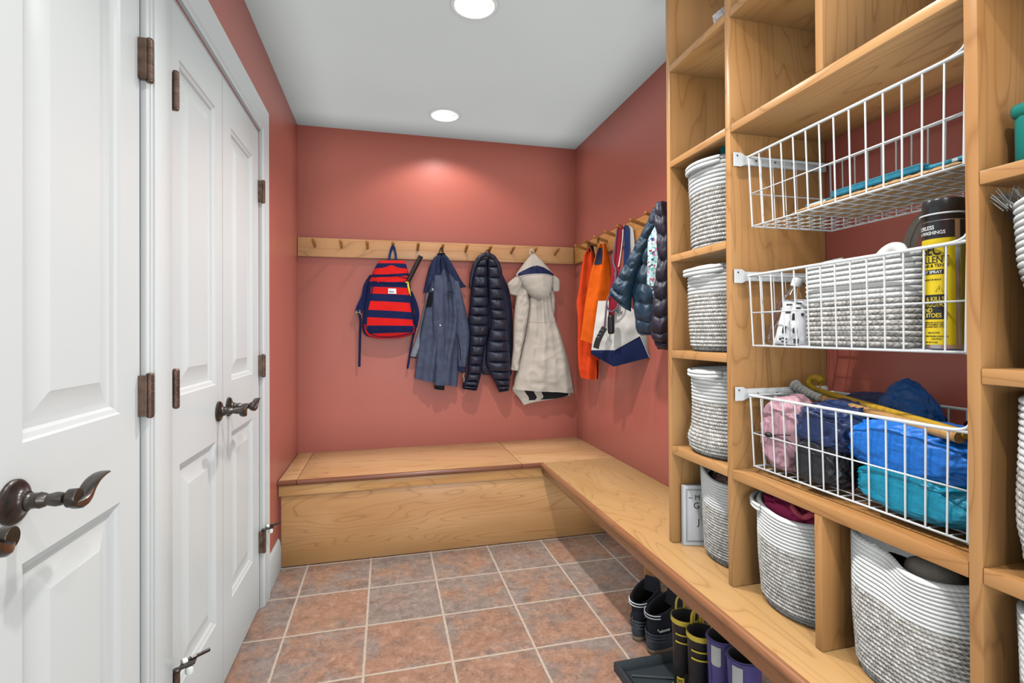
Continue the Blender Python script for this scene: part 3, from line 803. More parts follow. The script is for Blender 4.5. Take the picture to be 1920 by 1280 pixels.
# ================================================================ WIRE BASKETS
def wire_basket(z0, label, group):
    y0, y1 = .662, 1.210; xf, xb = .988, 1.268; h = .197
    t = thing('wire_basket', label, 'basket', ((xf+xb)/2, .936, z0), group)
    zr = z0+h; r = .0020
    tp = .006
    def Cn(f, z):                                    # corner tapers slightly towards the bottom
        k = tp*(1-(z-z0)/h); return {'fl': V((xf+k, y1-k, z)), 'fr': V((xf+k, y0+k*1.5, z)), 'bl': V((xb-k*.3, y1-k, z)), 'br': V((xb-k*.3, y0+k*1.5, z))}[f]
    m = MB()
    top = [Cn('bl', zr), Cn('fl', zr), Cn('fr', zr), Cn('br', zr)]
    m.tube(top, .0037, 10, closed=True)
    m.build('rim', 'wire', t, angle=60)
    m = MB(); zm = z0+h*.47
    ring = [Cn('bl', zm), Cn('fl', zm), Cn('fr', zm), Cn('br', zm)]; m.tube(ring, r*.9, 6, closed=True)
    ring = [Cn('bl', z0+.001), Cn('fl', z0+.001), Cn('fr', z0+.001), Cn('br', z0+.001)]; m.tube(ring, r*1.25, 6, closed=True)
    ny = 14
    for i in range(ny):
        y = y1-.002-i*.0393
        if i == 0: y = y1-.001
        k = (y-y0)/(y1-y0)
        pts = [Cn('br', zr).lerp(Cn('bl', zr), k), Cn('br', z0).lerp(Cn('bl', z0), k), Cn('fr', z0).lerp(Cn('fl', z0), k), Cn('fr', zr).lerp(Cn('fl', zr), k)]
        pts[0].z -= .001; m.tube(pts, [r*(1.3 if i == 0 else q) for q in (1, .72, 1, 1)], 6)
    for f in ('fr',):
        m.tube([Cn('br', zr), Cn('br', z0), Cn('fr', z0), Cn('fr', zr)], r*1.3, 6)
    for i in range(1, 7):
        k = i/7
        pts = [Cn('fl', zr).lerp(Cn('bl', zr), k), Cn('fl', z0).lerp(Cn('bl', z0), k)+V((0, 0, .003)), Cn('fr', z0).lerp(Cn('br', z0), k)+V((0, 0, .003)), Cn('fr', zr).lerp(Cn('br', zr), k)]
        m.tube(pts, r*.78, 6)
    m.build('wire_body', 'wire', t, angle=60)
    for y, s in ((P2[0], -1), (P3[1], 1)):
        m = MB(); ya, yb = sorted((y+s*.0005, y+s*(.0125 if s < 0 else .006)))
        m.box(1.0003, ya, zr-.012, 1.282, yb, zr+.010, .002)
        m.box(1.002, ya+.0015, zr+.006, 1.280, yb-.0015, zr+.0145, .001)
        # flared front plate
        if s > 0: pass
        vs = [(XS+.004, ya, zr-.018), (.985, ya, zr-.018), (1.0, ya, zr-.012), (1.0, ya, zr+.012), (.985, ya, zr+.021), (XS+.004, ya, zr+.021)]
        n = 6; q = .0035
        y_in = yb if s > 0 else ya
        vs = [V((a, y_in, c)) for a, _, c in vs]+[V((a, y_in-s*q, c)) for a, _, c in vs]
        if s < 0: m.add(vs, [list(range(n)), [n+i for i in range(n)][::-1]]+[[i, (i+1) % n, n+(i+1) % n, n+i] for i in range(n)])
        o = m.build('slide', 'wire', t, angle=30)
        for xx in (.972, 1.035, 1.10, 1.16):
            b = MB(); b.lathe([(.0022, -.001), (.0022, .001)], (xx, y_in+s*.0006, zr+(.012 if xx < .98 else .001)), 10, 'y'); b.build('screw', 'black', o)
        # bent end of the rim that hooks on to the slide
        hk = MB(); ye = y0 if s > 0 else y1
        if s > 0:
            e = Cn('fr', zr); hk.tube(smoothpts([e+V((0, .045, 0)), e+V((0, .022, .001)), e+V((0, .006, .006)), e+V((0, -.002, .016)), e+V((0, -.003, .026))], 16), .0036, 10)
            hk.build('hook', 'wire', t, angle=60)
            g = MB().box(e.x+.004, e.y-.006, zr+.003, e.x+.010, e.y+.003, zr+.022, .002); g.build('clip', 'gasket', t)
    return t
WB = [(1.458, 'empty-looking top white wire basket holding only a padded envelope'), (1.125, 'middle white wire basket holding a rope bin and a yellow spray can'), (.790, 'bottom white wire basket stuffed with crumpled rain jackets')]
for z, lb in WB: wire_basket(z, lb, 'white wire pull-out baskets')

# ================================================================ ROPE BASKETS
def rope_basket(label, cx, cy, z0, h, rx, ry, ncoil, split, prof=((0, .90), (.12, .97), (.5, 1.), (1., 1.)), rim=None, bulge=None, ex=2.3, loop=None, group='two-tone woven rope baskets', name='rope_basket', cat='basket', seg=112, shift=None):
    """coiled cotton rope: each coil is one rounded ridge; grey below the split, white above"""
    t = thing(name, label, cat, (cx, cy, z0), group)
    def R(k):
        ps = prof
        for (a, va), (b, vb) in zip(ps, ps[1:]):
            if a <= k <= b:
                f = (k-a)/(b-a) if b > a else 0; f = f*f*(3-2*f); return va+(vb-va)*f
        return ps[-1][1]
    per = PI*(rx+ry); tw = per/.0085
    sub = 5; bump = h/ncoil*.36
    def pt(k, a, off):
        ca, sa = math.cos(a), math.sin(a); den = (abs(ca)**ex+abs(sa)**ex)**(1/ex)
        s = R(k); b = (bulge(k, a) if bulge else 0)
        hh = h+(rim(a)*k**1.5 if rim else 0)
        sh = shift(k) if shift else (0, 0)
        wob = .0015*noise.noise(V((math.cos(a)*2, math.sin(a)*2, k*4+cx*9)))
        x = (rx*s+off+b+wob)*ca/den; y = (ry*s+off+b+wob)*sa/den
        return V((cx+x+sh[0], cy+y+sh[1], z0+hh*k))
    m = MB(); vs = []; nr = ncoil*sub
    for j in range(nr+1):
        f = (j % sub)/sub
        off = bump*(math.sin(PI*f)**.6 if 0 < f < 1 else 0)-bump
        for i in range(seg): vs.append(pt(j/nr, 2*PI*i/seg, off))
    fs = []; ms = []; uv = []
    for j in range(nr):
        for i in range(seg):
            i2 = (i+1) % seg
            fs.append([j*seg+i, j*seg+i2, (j+1)*seg+i2, (j+1)*seg+i]); ms.append(1 if (j//sub) >= split*ncoil else 0)
            u0, u1 = i/seg*round(tw), (i+1)/seg*round(tw); uv.append([(u0, j/sub+.001), (u1, j/sub+.001), (u1, (j+1)/sub-.001), (u0, (j+1)/sub-.001)])
    # rounded rim, inner wall, floor
    base = len(vs); inn = 30; th = bump*2+.002
    for j in range(inn+1):
        k = 1-j/inn*.965
        for i in range(seg):
            p = pt(k, 2*PI*i/seg, -bump-th+ .0008*math.sin(j*PI))
            if j == 0: p.z += .0
            vs.append(p)
    rimr = len(vs)
    for i in range(seg):
        p = pt(1, 2*PI*i/seg, -bump-th*.5); p.z += bump*1.0; vs.append(p)
    for i in range(seg):
        i2 = (i+1) % seg; u0, u1 = i/seg*round(tw), (i+1)/seg*round(tw)
        fs.append([nr*seg+i, nr*seg+i2, rimr+i2, rimr+i]); ms.append(1); uv.append([(u0, ncoil+.1), (u1, ncoil+.1), (u1, ncoil+.5), (u0, ncoil+.5)])
        fs.append([rimr+i, rimr+i2, base+i2, base+i]); ms.append(1); uv.append([(u0, ncoil+.5), (u1, ncoil+.5), (u1, ncoil+.9), (u0, ncoil+.9)])
    for j in range(inn):
        for i in range(seg):
            i2 = (i+1) % seg; u0, u1 = i/seg*round(tw), (i+1)/seg*round(tw)
            v0 = (1-j/inn)*ncoil*.98; v1 = (1-(j+1)/inn)*ncoil*.98
            fs.append([base+j*seg+i, base+j*seg+i2, base+(j+1)*seg+i2, base+(j+1)*seg+i]); ms.append(1 if 1-j/inn >= split else 0)
            uv.append([(u0, v0), (u1, v0), (u1, v1), (u0, v1)])
    fs.append([base+inn*seg+i for i in range(seg)]); ms.append(0); uv.append([(0, 0)]*seg)
    fs.append(list(range(seg))[::-1]); ms.append(0); uv.append([(0, 0)]*seg)
    m.add(vs, fs, ms, uv)
    m.build('woven_body', ['rope_g', 'rope_w'], t, angle=80)
    if loop:
        a0, half, out, drop, ht = loop              # carrying loop standing off the rim
        l = MB(); n = 26; P = []
        for i in range(n+1):
            f = i/n; a = a0+half*(2*f-1); p = pt(1, a, -bump*.5); d = V((math.cos(a0), math.sin(a0), 0))
            w = math.sin(PI*f)**.6
            P.append(p+d*(out*w)+V((0, 0, -.004-drop*w)))
        for q in range(ht): l.tube([p+V((0, 0, -q*h/ncoil*.95)) for p in P], h/ncoil*.50, 10)
        l.build('handle', 'rope_w', t, angle=80)
    return t
yc = (P2[1]+P1[0])/2; z = [HB]+[b for a, b in SH]
LB = 'woven rope basket in the left cubby column, '
lp = (PI, .62, .016, .006, 2)
# (front of the cubby is the -x side)
rope_basket(LB+'top one with teal cloth', 1.103, yc, z[3]+.001, .272, .137, .136, 21, .64, ((0, .93), (.1, .96), (.5, .965), (.85, 1.), (1., 1.)), rim=lambda a: .004*math.cos(2*a), loop=lp)
rope_basket(LB+'second from the top', 1.100, yc, z[2]+.001, .268, .140, .138, 22, .65, ((0, .88), (.08, .95), (.4, .985), (1., 1.)), loop=(PI, .70, .022, .006, 2))
rope_basket(LB+'third down, slouched at its foot', 1.103, yc, z[1]+.001, .272, .136, .136, 24, .61, ((0, .93), (.07, 1.03), (.16, 1.06), (.34, .975), (.6, .96), (1., .99)), loop=(PI, .62, .018, .004, 2))
rope_basket(LB+'lowest, beside the white book', 1.132, yc-.012, z[0]+.001, .262, .140, .128, 29, .64, ((0, .86), (.1, .93), (.45, .96), (1., 1.)), rim=lambda a: .026*math.exp(-((math.atan2(math.sin(a-2.5), math.cos(a-2.5)))/.5)**2)-.004, loop=None)
rope_basket('woven rope basket in the bottom middle cubby, filled with a magenta hat', 1.112, 1.106, z[0]+.001, .270, .146, .136, 27, .64, ((0, .86), (.1, .94), (.5, .985), (1., 1.)), rim=lambda a: .012*math.cos(2*(a-1.9))-.006, loop=(2.35, .40, .014, .002, 2))
rope_basket('largest woven rope basket, dipped rim, in the bottom right middle cubby', 1.112, .792, z[0]+.001, .288, .150, .145, 30, .62, ((0, .90), (.1, .96), (.5, .995), (1., 1.)), rim=lambda a: -.030*math.exp(-((math.atan2(math.sin(a-3.45), math.cos(a-3.45)))/.75)**2)+.004*math.cos(a-2.4), ex=2.8,
            bulge=lambda k, a: -.022*k**2*math.exp(-((math.atan2(math.sin(a-2.95), math.cos(a-2.95)))/.34)**2))
yr = .484
RB = 'woven rope basket cut by the right edge of the photo, '
rope_basket(RB+'highest, with a brush', 1.085, yr, z[2]+.001, .268, .150, .138, 25, .60, ((0, .72), (.3, .86), (.7, .98), (1., 1.)), rim=lambda a: .004*math.cos(2*a))
rope_basket(RB+'middle', 1.085, yr, z[1]+.001, .285, .150, .138, 25, .60, ((0, .86), (.1, .95), (.3, 1.0), (1., .97)))
rope_basket(RB+'lowest', 1.085, yr, z[0]+.001, .285, .150, .138, 25, .6, ((0, .90), (.1, .96), (1., 1.)))
rope_basket('small oblong woven rope bin with white loop handles in the middle wire basket', 1.098, .921, 1.1315, .196, .078, .150, 17, .50, ((0, .98), (.1, 1.), (1., 1.)), ex=6., group='small rope bin', name='rope_bin', cat='bin')

# ================================================================ COATS AND BAGS ON THE BACK WALL
Z5 = (4.415, 640, 450); Z6 = (4.13, 840, 460); Z4 = (3.2, 1050, 360); Z8 = (8., 1100, 400); Z9 = (8., 1100, 540); PXZ = (1., 0, 0)
NB = V((0, -1, 0))
def pl(y): return V((0, y, 0))
def lace(surf, pts, r, eps=.0, seg=6, n=30, flat=None):
    P = [surf(a, b, eps) for a, b in smooth2(pts, n)]
    m = MB(); m.tube(P, r, seg, flat=flat); return m
def smooth2(pts, n=30): return [crom([tuple(p) for p in pts], i/(n-1)) for i in range(n)]

# --- striped backpack
tp = unp(736, 463, pl(3.225), NB)
t = thing('backpack', 'red and navy striped backpack hanging on the wall rail', 'backpack', (tp.x, 3.24, 1.70))
rows = [(318, 172, 520, 172, .0, .012), (285, 215, 540, 215, .0, .038), (258, 270, 556, 270, .0, .046), (236, 330, 566, 330, .0, .050), (216, 381, 573, 390, .0, .052),
        (205, 462, 584, 480, .0, .058), (188, 550, 598, 572, .0, .066), (176, 638, 612, 660, .0, .07), (174, 735, 620, 730, .0, .066), (205, 790, 598, 775, .0, .05), (300, 815, 480, 812, .0, .025)]
yy = [172, 215, 270, 330, 385, 470, 560, 650, 733, 783, 814]
def zoomy(s):                               # s -> photo row inside the zoomed crop
    return crom([(q,) for q in yy], s)[0]
def bp_mat(t_, s_):
    y = zoomy(s_)
    side = t_ < .10 or t_ > .94
    if y < 196: return 0
    if y < 238-24*math.exp(-((t_-.5)/.16)**2): return 1
    if y < 281+10*math.cos(PI*(t_-.3)): return 0
    if y < 303+10*math.cos(PI*(t_-.3)): return 1
    if y < 346+6*math.sin(3*t_): return 0
    if y < 393: return 1
    if side: return 1 if y < 700 else (1 if t_ < .05 or t_ > .97 else 0)
    for b, c in ((452, 0), (514, 1), (588, 0), (650, 1), (712, 0), (770, 1)):
        if y < b: return c
    return 0
bm_, S = cloth(rows, Z5, pl(3.235), NB, 64, 230, folds=((1.5, .003, .2, .4),), crum=(.005, 9.), mat=bp_mat, seed=1, back=.55, pexp=3.2)
bm_.build('body', ['bp_red', 'bp_navy'], t, angle=60)
# front pocket piping and zips
m = lace(S, [(.1, .335), (.5, .365), (.93, .36)], .0035, .001); m.build('zip', 'bp_strap', t, angle=70)
m = lace(S, [(.09, .27), (.3, .245), (.6, .25), (.93, .285)], .0028, .001); m.build('zip', 'bp_strap', t, angle=70)
m = lace(S, [(.14, .38), (.09, .6), (.07, .75), (.13, .875), (.3, .945), (.6, .95), (.86, .90), (.95, .8), (.955, .6), (.95, .40)], .0032, .001, n=60); m.build('piping', 'bp_strap', t, angle=70)
m = patch(S, .475, .655, .427, .475, .0015); lab = m.build('label', 'paper_w', t)
def on(S, t0, s0, kt, ks, eps=.003): return lambda x, y, e: S(t0+x*kt, s0-y*ks, eps+e)
m = text_mesh('Bixlee', 1., on(S, .50, .464, .042, .021), .0005); m.build('lettering', 'ink_n', lab)
m = MB()
a = unp(736, 466, pl(3.222), NB)
P = [unp(Z5[1]+x/Z5[0], Z5[2]+y/Z5[0], pl(3.228), NB) for x, y in ((396, 165), (402, 120), (414, 75), (427, 52), (440, 75), (449, 120), (453, 165))]
P[3].y = 3.215
m.tube(smoothpts(P, 30), 1, 12, flat=(.0012, .0075), up=(0, -1, 0)); m.build('hang_loop', 'strap_blue', t)
def strap(pts, w, mat='bp_strap', th=.0022, zt=Z5, y=3.24, name='strap', par=None, ys=None):
    P = [unp(zt[1]+p[0]/zt[0], zt[2]+p[1]/zt[0], pl(y+(p[2] if len(p) > 2 else 0)), NB) for p in pts]
    m = MB(); m.tube(smoothpts(P, 36), 1, 12, flat=(th, w), up=(0, -1, 0)); return m.build(name, mat, par, angle=50)
strap([(262, 300, .02), (214, 380, .015), (195, 470, 0), (160, 545, -.01), (142, 595, -.012)], .022, 'bp_navy', .006, par=t, name='shoulder_strap')
strap([(570, 430, .02), (612, 530, .012), (628, 620, .005), (610, 720, .012)], .014, 'bp_navy', .006, par=t, name='shoulder_strap')
strap([(142, 595, -.01), (158, 660, 0), (155, 780, .01), (152, 900, .02), (149, 1048, .025)], .0075, par=t, name='strap_tail')
strap([(612, 730, .01), (592, 810, .01), (575, 900, .02), (548, 1064, .03)], .0065, par=t, name='strap_tail')
m = MB(); c = unp(Z5[1]+140/Z5[0], Z5[2]+598/Z5[0], pl(3.222), NB)
m.tube([c+V((dx*.012, 0, dz*.012)) for dx, dz in ((-1, -1), (1, -1), (.8, 1), (-.8, 1))], .0025, 8, closed=True); m.tube([c+V((-.012, 0, 0)), c+V((.012, 0, 0))], .0022, 8)
m.build('buckle', 'strapgrey', t)
m = MB(); c = S(.235, .335, .004); m.lathe([(.0035, 0), (.0075, 0), (.0075, .003), (.0035, .003)], (0, 0, 0), 20, 'y')
for q in m.v: q += c
m.build('grommet', 'bp_red', t)

# --- racket in the backpack
t0 = unp(Z5[1]+658/Z5[0], Z5[2]+135/Z5[0], pl(3.222), NB); t1 = unp(Z5[1]+550/Z5[0], Z5[2]+345/Z5[0], pl(3.205), NB)
t = thing('tennis_racket', 'black-gripped racket with yellow throat tucked into the striped backpack', 'racket', tuple(t1))
d = (t1-t0).normalized()
m = MB(); n = 40; P = [t0.lerp(t1, i/n) for i in range(n+1)]
m.tube(P, [.0165 if i < 2 else .0142+(.0011 if i % 3 == 0 else 0) for i in range(n+1)], 8); m.build('grip', 'black', t, angle=30)
m = MB(); m.tube([t0-d*.002, t0+d*.001], .0135, 8); m.build('butt_cap', 'tape', t)
pr = V((d.z, 0, -d.x))
for s in (1, -1):
    m = MB(); m.tube(smoothpts([t1-d*.004, t1+d*.02+pr*(s*.012), t1+d*.045+pr*(s*.032)+V((0, .002, 0)), t1+d*.07+pr*(s*.05)+V((0, .02, 0))], 14), .0065, 10); m.build('throat', 'ink_y', t, angle=60)
m = MB(); ring = [t1+d*(.07+.12-.12*math.cos(a))+pr*(.095*math.sin(a))+V((0, .02+.02*math.sin(a/2), 0)) for a in [2*PI*i/32 for i in range(32)]]
m.tube(ring, .007, 8, closed=True); m.build('hoop', 'ink_y', t, angle=60)

# --- slate blue shell jacket
tp = unp(827, 466, pl(3.225), NB)
t = thing('shell_jacket', 'slate blue softshell jacket with navy hood hanging between backpack and puffer', 'jacket', (tp.x, 3.24, 1.70))
m, S0 = cloth([(800, 118, 852, 118, 0, .02), (765, 150, 885, 146, 0, .035), (728, 220, 925, 210, 0, .045), (708, 290, 958, 270, 0, .045), (695, 345, 985, 320, 0, .04), (686, 390, 1012, 360, 0, .032), (676, 438, 1040, 388, 0, .014)],
             Z5, pl(3.245), NB, 44, 50, folds=((3.2, .007, .1, .2),), crum=(.006, 12.), seed=2, back=.5)
m.build('hood', 'sh_navy', t, angle=60)
m, S = cloth([(790, 160, 870, 160, .012, .03), (775, 230, 900, 230, .012, .042), (752, 330, 940, 320, .01, .052), (722, 430, 975, 415, .006, .056), (700, 520, 990, 500, 0, .06), (680, 620, 1008, 610, 0, .062),
              (655, 740, 1010, 730, 0, .062), (640, 860, 990, 850, 0, .06), (628, 960, 975, 960, 0, .058), (616, 1060, 968, 1080, 0, .055), (604, 1145, 962, 1212, 0, .045)],
             Z5, pl(3.245), NB, 56, 90, folds=((2.6, .016, .15, .15), (5.3, .008, .4, -.3)), crum=(.011, 10.), seed=3, back=.5,
             mat=lambda a, b: 1 if b < .12+.10*abs(2*a-1) else 0)
m.build('body', ['sh_grey', 'sh_navy'], t, angle=60)
m, S1 = cloth([(700, 440, 752, 440, .002, .02), (690, 520, 745, 520, -.005, .03), (668, 620, 735, 620, -.01, .034), (640, 740, 715, 740, -.01, .036), (606, 850, 690, 850, -.01, .034), (575, 930, 650, 940, -.01, .03), (566, 968, 622, 978, -.01, .024)],
             Z5, pl(3.262), NB, 24, 50, folds=((1.2, .004, .1, .5),), crum=(.007, 16.), seed=4, mat=lambda a, b: 1 if b > .93 else 0)
m.build('sleeve', ['sh_lite', 'blackcloth'], t, angle=60)
m, S2 = cloth([(762, 300, 850, 300, .05, .016), (752, 420, 856, 420, .052, .024), (750, 560, 858, 560, .052, .03), (752, 720, 856, 720, .05, .032), (754, 880, 854, 880, .046, .032), (756, 1030, 852, 1030, .04, .030), (760, 1150, 850, 1150, .034, .026), (764, 1195, 850, 1200, .032, .022), (766, 1226, 848, 1238, .03, .016)],
             Z5, pl(3.245), NB, 26, 70, folds=((1.3, .004, .3, .6),), crum=(.007, 14.), seed=5, mat=lambda a, b: 1 if b > .875 else 0)
m.build('sleeve', ['sh_grey', 'blackcloth'], t, angle=60)
m, S3 = cloth([(905, 330, 968, 350, .035, .016), (915, 440, 990, 450, .035, .024), (925, 560, 1020, 560, .03, .03), (925, 680, 1046, 680, .025, .034), (940, 790, 1060, 780, .02, .034), (955, 900, 1054, 900, .018, .03), (960, 1010, 1036, 1010, .016, .026), (968, 1085, 1026, 1108, .014, .018)],
             Z5, pl(3.24), NB, 26, 60, folds=((1.1, .005, .2, .4),), crum=(.008, 13.), seed=6, mat=lambda a, b: 1 if b > .90 else 0)
m.build('sleeve', ['sh_grey', 'sh_navy'], t, angle=60)
m = patch(S, .02, .16, .305, .44, .002); m.build('chest_patch', 'blackcloth', t)
def disc_on(S, a, b, r, par, mat, eps=.004, name='badge'):
    c = S(a, b, eps); m = MB(); m.lathe([(r, 0), (r, -.001), (r*.6, -.0018), (.0002, -.002)], (0, 0, 0), 20, 'y')
    for q in m.v: q += c
    return m.build(name, mat, par)
disc_on(S, .12, .285, .0075, t, 'paper_w'); disc_on(S2, .52, .365, .0045, t, 'paper_w', name='snap')
m = lace(S3, [(.10, .55), (.14, .62), (.2, .72), (.26, .84)], .002, .0015); m.build('zip', 'blackcloth', t)
m = lace(S, [(.55, .35), (.6, .31), (.75, .325), (.95, .36)], .0012, .001); m.build('seam', 'sh_navy', t)
m = MB(); m.tube(smoothpts([unp(Z5[1]+x/Z5[0], Z5[2]+y/Z5[0], pl(yy_), NB) for x, y, yy_ in ((806, 122, 3.22), (815, 85, 3.215), (828, 62, 3.212), (840, 88, 3.215), (850, 122, 3.22))], 20), .003, 8); m.build('hang_loop', 'blackcloth', t)
m = lace(S0, [(.02, .02), (.2, .001), (.5, .0), (.8, .001), (.98, .02)], .006, .002); m.build('collar_edge', 'blackcloth', t)

# --- navy puffer
t = thing('puffer_jacket', 'navy quilted down jacket with narrow baffles on the wall rail beside the beige parka', 'jacket', (unp(915, 468, pl(3.225), NB).x, 3.24, 1.70))
m, Sx = cloth([(255, 100, 350, 100, 0, .03), (215, 200, 420, 220, 0, .04), (200, 330, 468, 330, 0, .045), (190, 480, 494, 480, 0, .048), (190, 640, 498, 640, 0, .05), (195, 800, 498, 800, 0, .05), (205, 920, 496, 930, 0, .045), (260, 985, 492, 990, 0, .03), (270, 1000, 488, 1005, 0, .015)],
              Z6, pl(3.265), NB, 36, 60, folds=((2.5, .006, .1, .1),), crum=(.005, 12.), seed=7)
m.build('body', 'puff2', t, angle=60)
m, SL = cloth([(232, 110, 300, 110, .02, .02), (196, 190, 302, 190, .02, .032), (178, 300, 304, 300, .02, .038), (168, 400, 308, 400, .02, .040), (158, 500, 314, 500, .02, .042), (150, 590, 318, 590, .02, .044), (160, 700, 304, 700, .02, .044),
               (158, 800, 280, 800, .02, .042), (150, 900, 264, 900, .02, .040), (142, 990, 252, 990, .02, .038), (112, 1060, 236, 1060, .02, .034), (106, 1095, 224, 1105, .02, .028), (110, 1108, 216, 1122, .02, .02)],
              Z6, pl(3.24), NB, 36, 192, folds=((1., .003, .2, .2),), crum=(.0028, 30.), puff=(16, .024, 0.), seed=8)
m.build('sleeve', 'puff', t, angle=70)
m, SR = cloth([(300, 110, 352, 110, .022, .02), (302, 190, 398, 190, .022, .03), (304, 300, 416, 300, .022, .036), (308, 400, 426, 400, .022, .040), (314, 500, 440, 500, .022, .042), (320, 590, 450, 590, .022, .044), (304, 700, 462, 700, .022, .044),
               (288, 800, 470, 800, .022, .044), (286, 900, 476, 900, .022, .042), (318, 990, 478, 990, .022, .038), (356, 1060, 474, 1060, .022, .032), (378, 1110, 468, 1104, .022, .026), (390, 1134, 464, 1118, .022, .02)],
              Z6, pl(3.235), NB, 36, 180, folds=((1., .003, .5, .2),), crum=(.0028, 30.), puff=(15, .024, 0.), seed=9)
m.build('sleeve', 'puff', t, angle=70)
P = [unp(Z6[1]+x/Z6[0], Z6[2]+y/Z6[0], pl(yq), NB) for x, y, yq in ((172, 335, 3.215), (184, 240, 3.205), (210, 150, 3.20), (255, 88, 3.20), (302, 72, 3.20), (350, 92, 3.20), (388, 150, 3.20), (408, 230, 3.205), (418, 320, 3.215))]
m = MB(); m.tube(smoothpts(P, 60), [.014*(1-.55*abs(i/59*2-1)**4)+.0025*abs(math.sin(i*.55)) for i in range(60)], 14); m.build('collar', 'puff', t, angle=70)
m = MB(); m.tube(smoothpts([unp(Z6[1]+x/Z6[0], Z6[2]+y/Z6[0], pl(3.205), NB) for x, y in ((280, 85), (295, 45), (315, 35), (325, 55), (320, 85))], 18), .0028, 8); m.build('hang_loop', 'blackcloth', t)
m = MB(); m.tube(smoothpts([unp(Z6[1]+x/Z6[0], Z6[2]+y/Z6[0], pl(3.19), NB) for x, y in ((128, 985), (118, 1010), (126, 1035), (122, 1055))], 14), .002, 8); m.build('zip_pull', 'reflect', t)

# --- beige parka
t = thing('parka', 'long beige hooded parka hanging at the right end of the back wall rail', 'parka', (unp(998, 472, pl(3.225), NB).x, 3.24, 1.70))
m, SB = cloth([(640, 300, 770, 300, 0, .03), (628, 400, 790, 400, 0, .042), (618, 500, 806, 500, 0, .052), (604, 600, 836, 600, 0, .060), (588, 700, 868, 690, 0, .066), (568, 800, 898, 780, 0, .072), (548, 890, 926, 880, 0, .076), (528, 980, 946, 970, 0, .076), (514, 1050, 962, 1060, 0, .07), (504, 1112, 977, 1140, 0, .055)],
              Z6, pl(3.24), NB, 64, 110, folds=((2.2, .010, .2, .1), (4.6, .005, .1, .25)), crum=(.015, 8.), seed=10, back=.55, edge=.004, dents=((.35, .90, .12, .03, -.012), (.6, .88, .1, .025, .012)))
m.build('body', 'parka', t, angle=60)
m, Sh = cloth([(506, 1100, 960, 1120, -.02, .035), (512, 1130, 965, 1140, -.02, .035), (560, 1190, 930, 1172, -.02, .03), (590, 1236, 650, 1216, -.02, .012)], Z6, pl(3.245), NB, 40, 16, crum=(.004, 14.), seed=11,
              mat=lambda a, b: 1 if (.18 < a < .32 or .45 < a < .92) and b < .74 else 0)
m.build('lining', ['parka', 'parka_dark'], t, angle=60)
m, S1 = cloth([(525, 290, 600, 300, .01, .02), (525, 380, 622, 400, .01, .032), (515, 480, 626, 480, .01, .036), (505, 600, 610, 600, .01, .038), (502, 700, 592, 700, .01, .036), (500, 800, 570, 800, .008, .032), (490, 900, 552, 900, .005, .028), (485, 962, 545, 966, .005, .02)],
              Z6, pl(3.235), NB, 28, 70, folds=((1., .003, .2, .4),), crum=(.012, 20.), seed=12)
m.build('sleeve', 'parka', t, angle=60)
m, S1 = cloth([(770, 330, 812, 340, 0, .02), (780, 410, 826, 410, -.005, .028), (784, 480, 828, 480, -.01, .028), (790, 560, 822, 560, -.015, .02)], Z6, pl(3.25), NB, 20, 30, crum=(.008, 18.), seed=13)
m.build('sleeve', 'parka', t, angle=60)
for rows, sd in ((((525, 240, 600, 250, .01, .014), (472, 280, 580, 300, .012, .022), (458, 305, 560, 350, .012, .020), (470, 350, 540, 390, .01, .016), (480, 378, 520, 388, .008, .008)), 14),
                 (((790, 240, 820, 235, .01, .012), (792, 290, 858, 268, .01, .020), (800, 330, 862, 320, .01, .018), (818, 360, 858, 352, .008, .010)), 15)):
    m, S1 = cloth(list(rows), Z6, pl(3.225), NB, 24, 24, crum=(.008, 20.), seed=sd); m.build('storm_collar', 'parka', t, angle=60)
m, SH_ = cloth([(648, 66, 664, 64, 0, .012), (622, 95, 700, 96, 0, .03), (590, 135, 742, 140, 0, .048), (556, 180, 782, 186, .002, .062), (524, 228, 812, 226, .006, .07), (540, 262, 806, 258, .012, .078), (562, 300, 800, 300, .014, .08), (590, 345, 790, 345, .014, .076), (630, 392, 772, 388, .012, .06), (672, 416, 745, 416, .008, .035), (700, 424, 722, 424, .004, .012)],
               Z6, pl(3.225), NB, 96, 190, folds=((1.5, .003, .1, .3),), crum=(.007, 12.), seed=16, back=.3, mat=lambda a, b: 1 if .26+.13*abs(2*a-1)**2 < b < .405+.045*abs(2*a-1)**2 and .03 < a < .985 else 0)
m.build('hood', ['parka', 'parka_navy'], t, angle=60)
m = lace(SH_, [(.02, .47), (.25, .43), (.5, .42), (.75, .43), (.98, .47)], .003, .001); m.build('hood_seam', 'parka', t)
m = lace(SB, [(.02, .325), (.5, .33), (.98, .325)], .0016, .001); m.build('seam', 'parka', t)
m = MB(); m.tube(smoothpts([unp(998, 478, pl(3.21), NB), unp(993, 474, pl(3.205), NB), unp(996, 467, pl(3.20), NB), unp(1001, 472, pl(3.205), NB), unp(1001, 479, pl(3.21), NB)], 16), .002, 8); m.build('hang_loop', 'paper_w', t)
m = lace(S1, [(.5, .5), (.5, .6)], .002); 

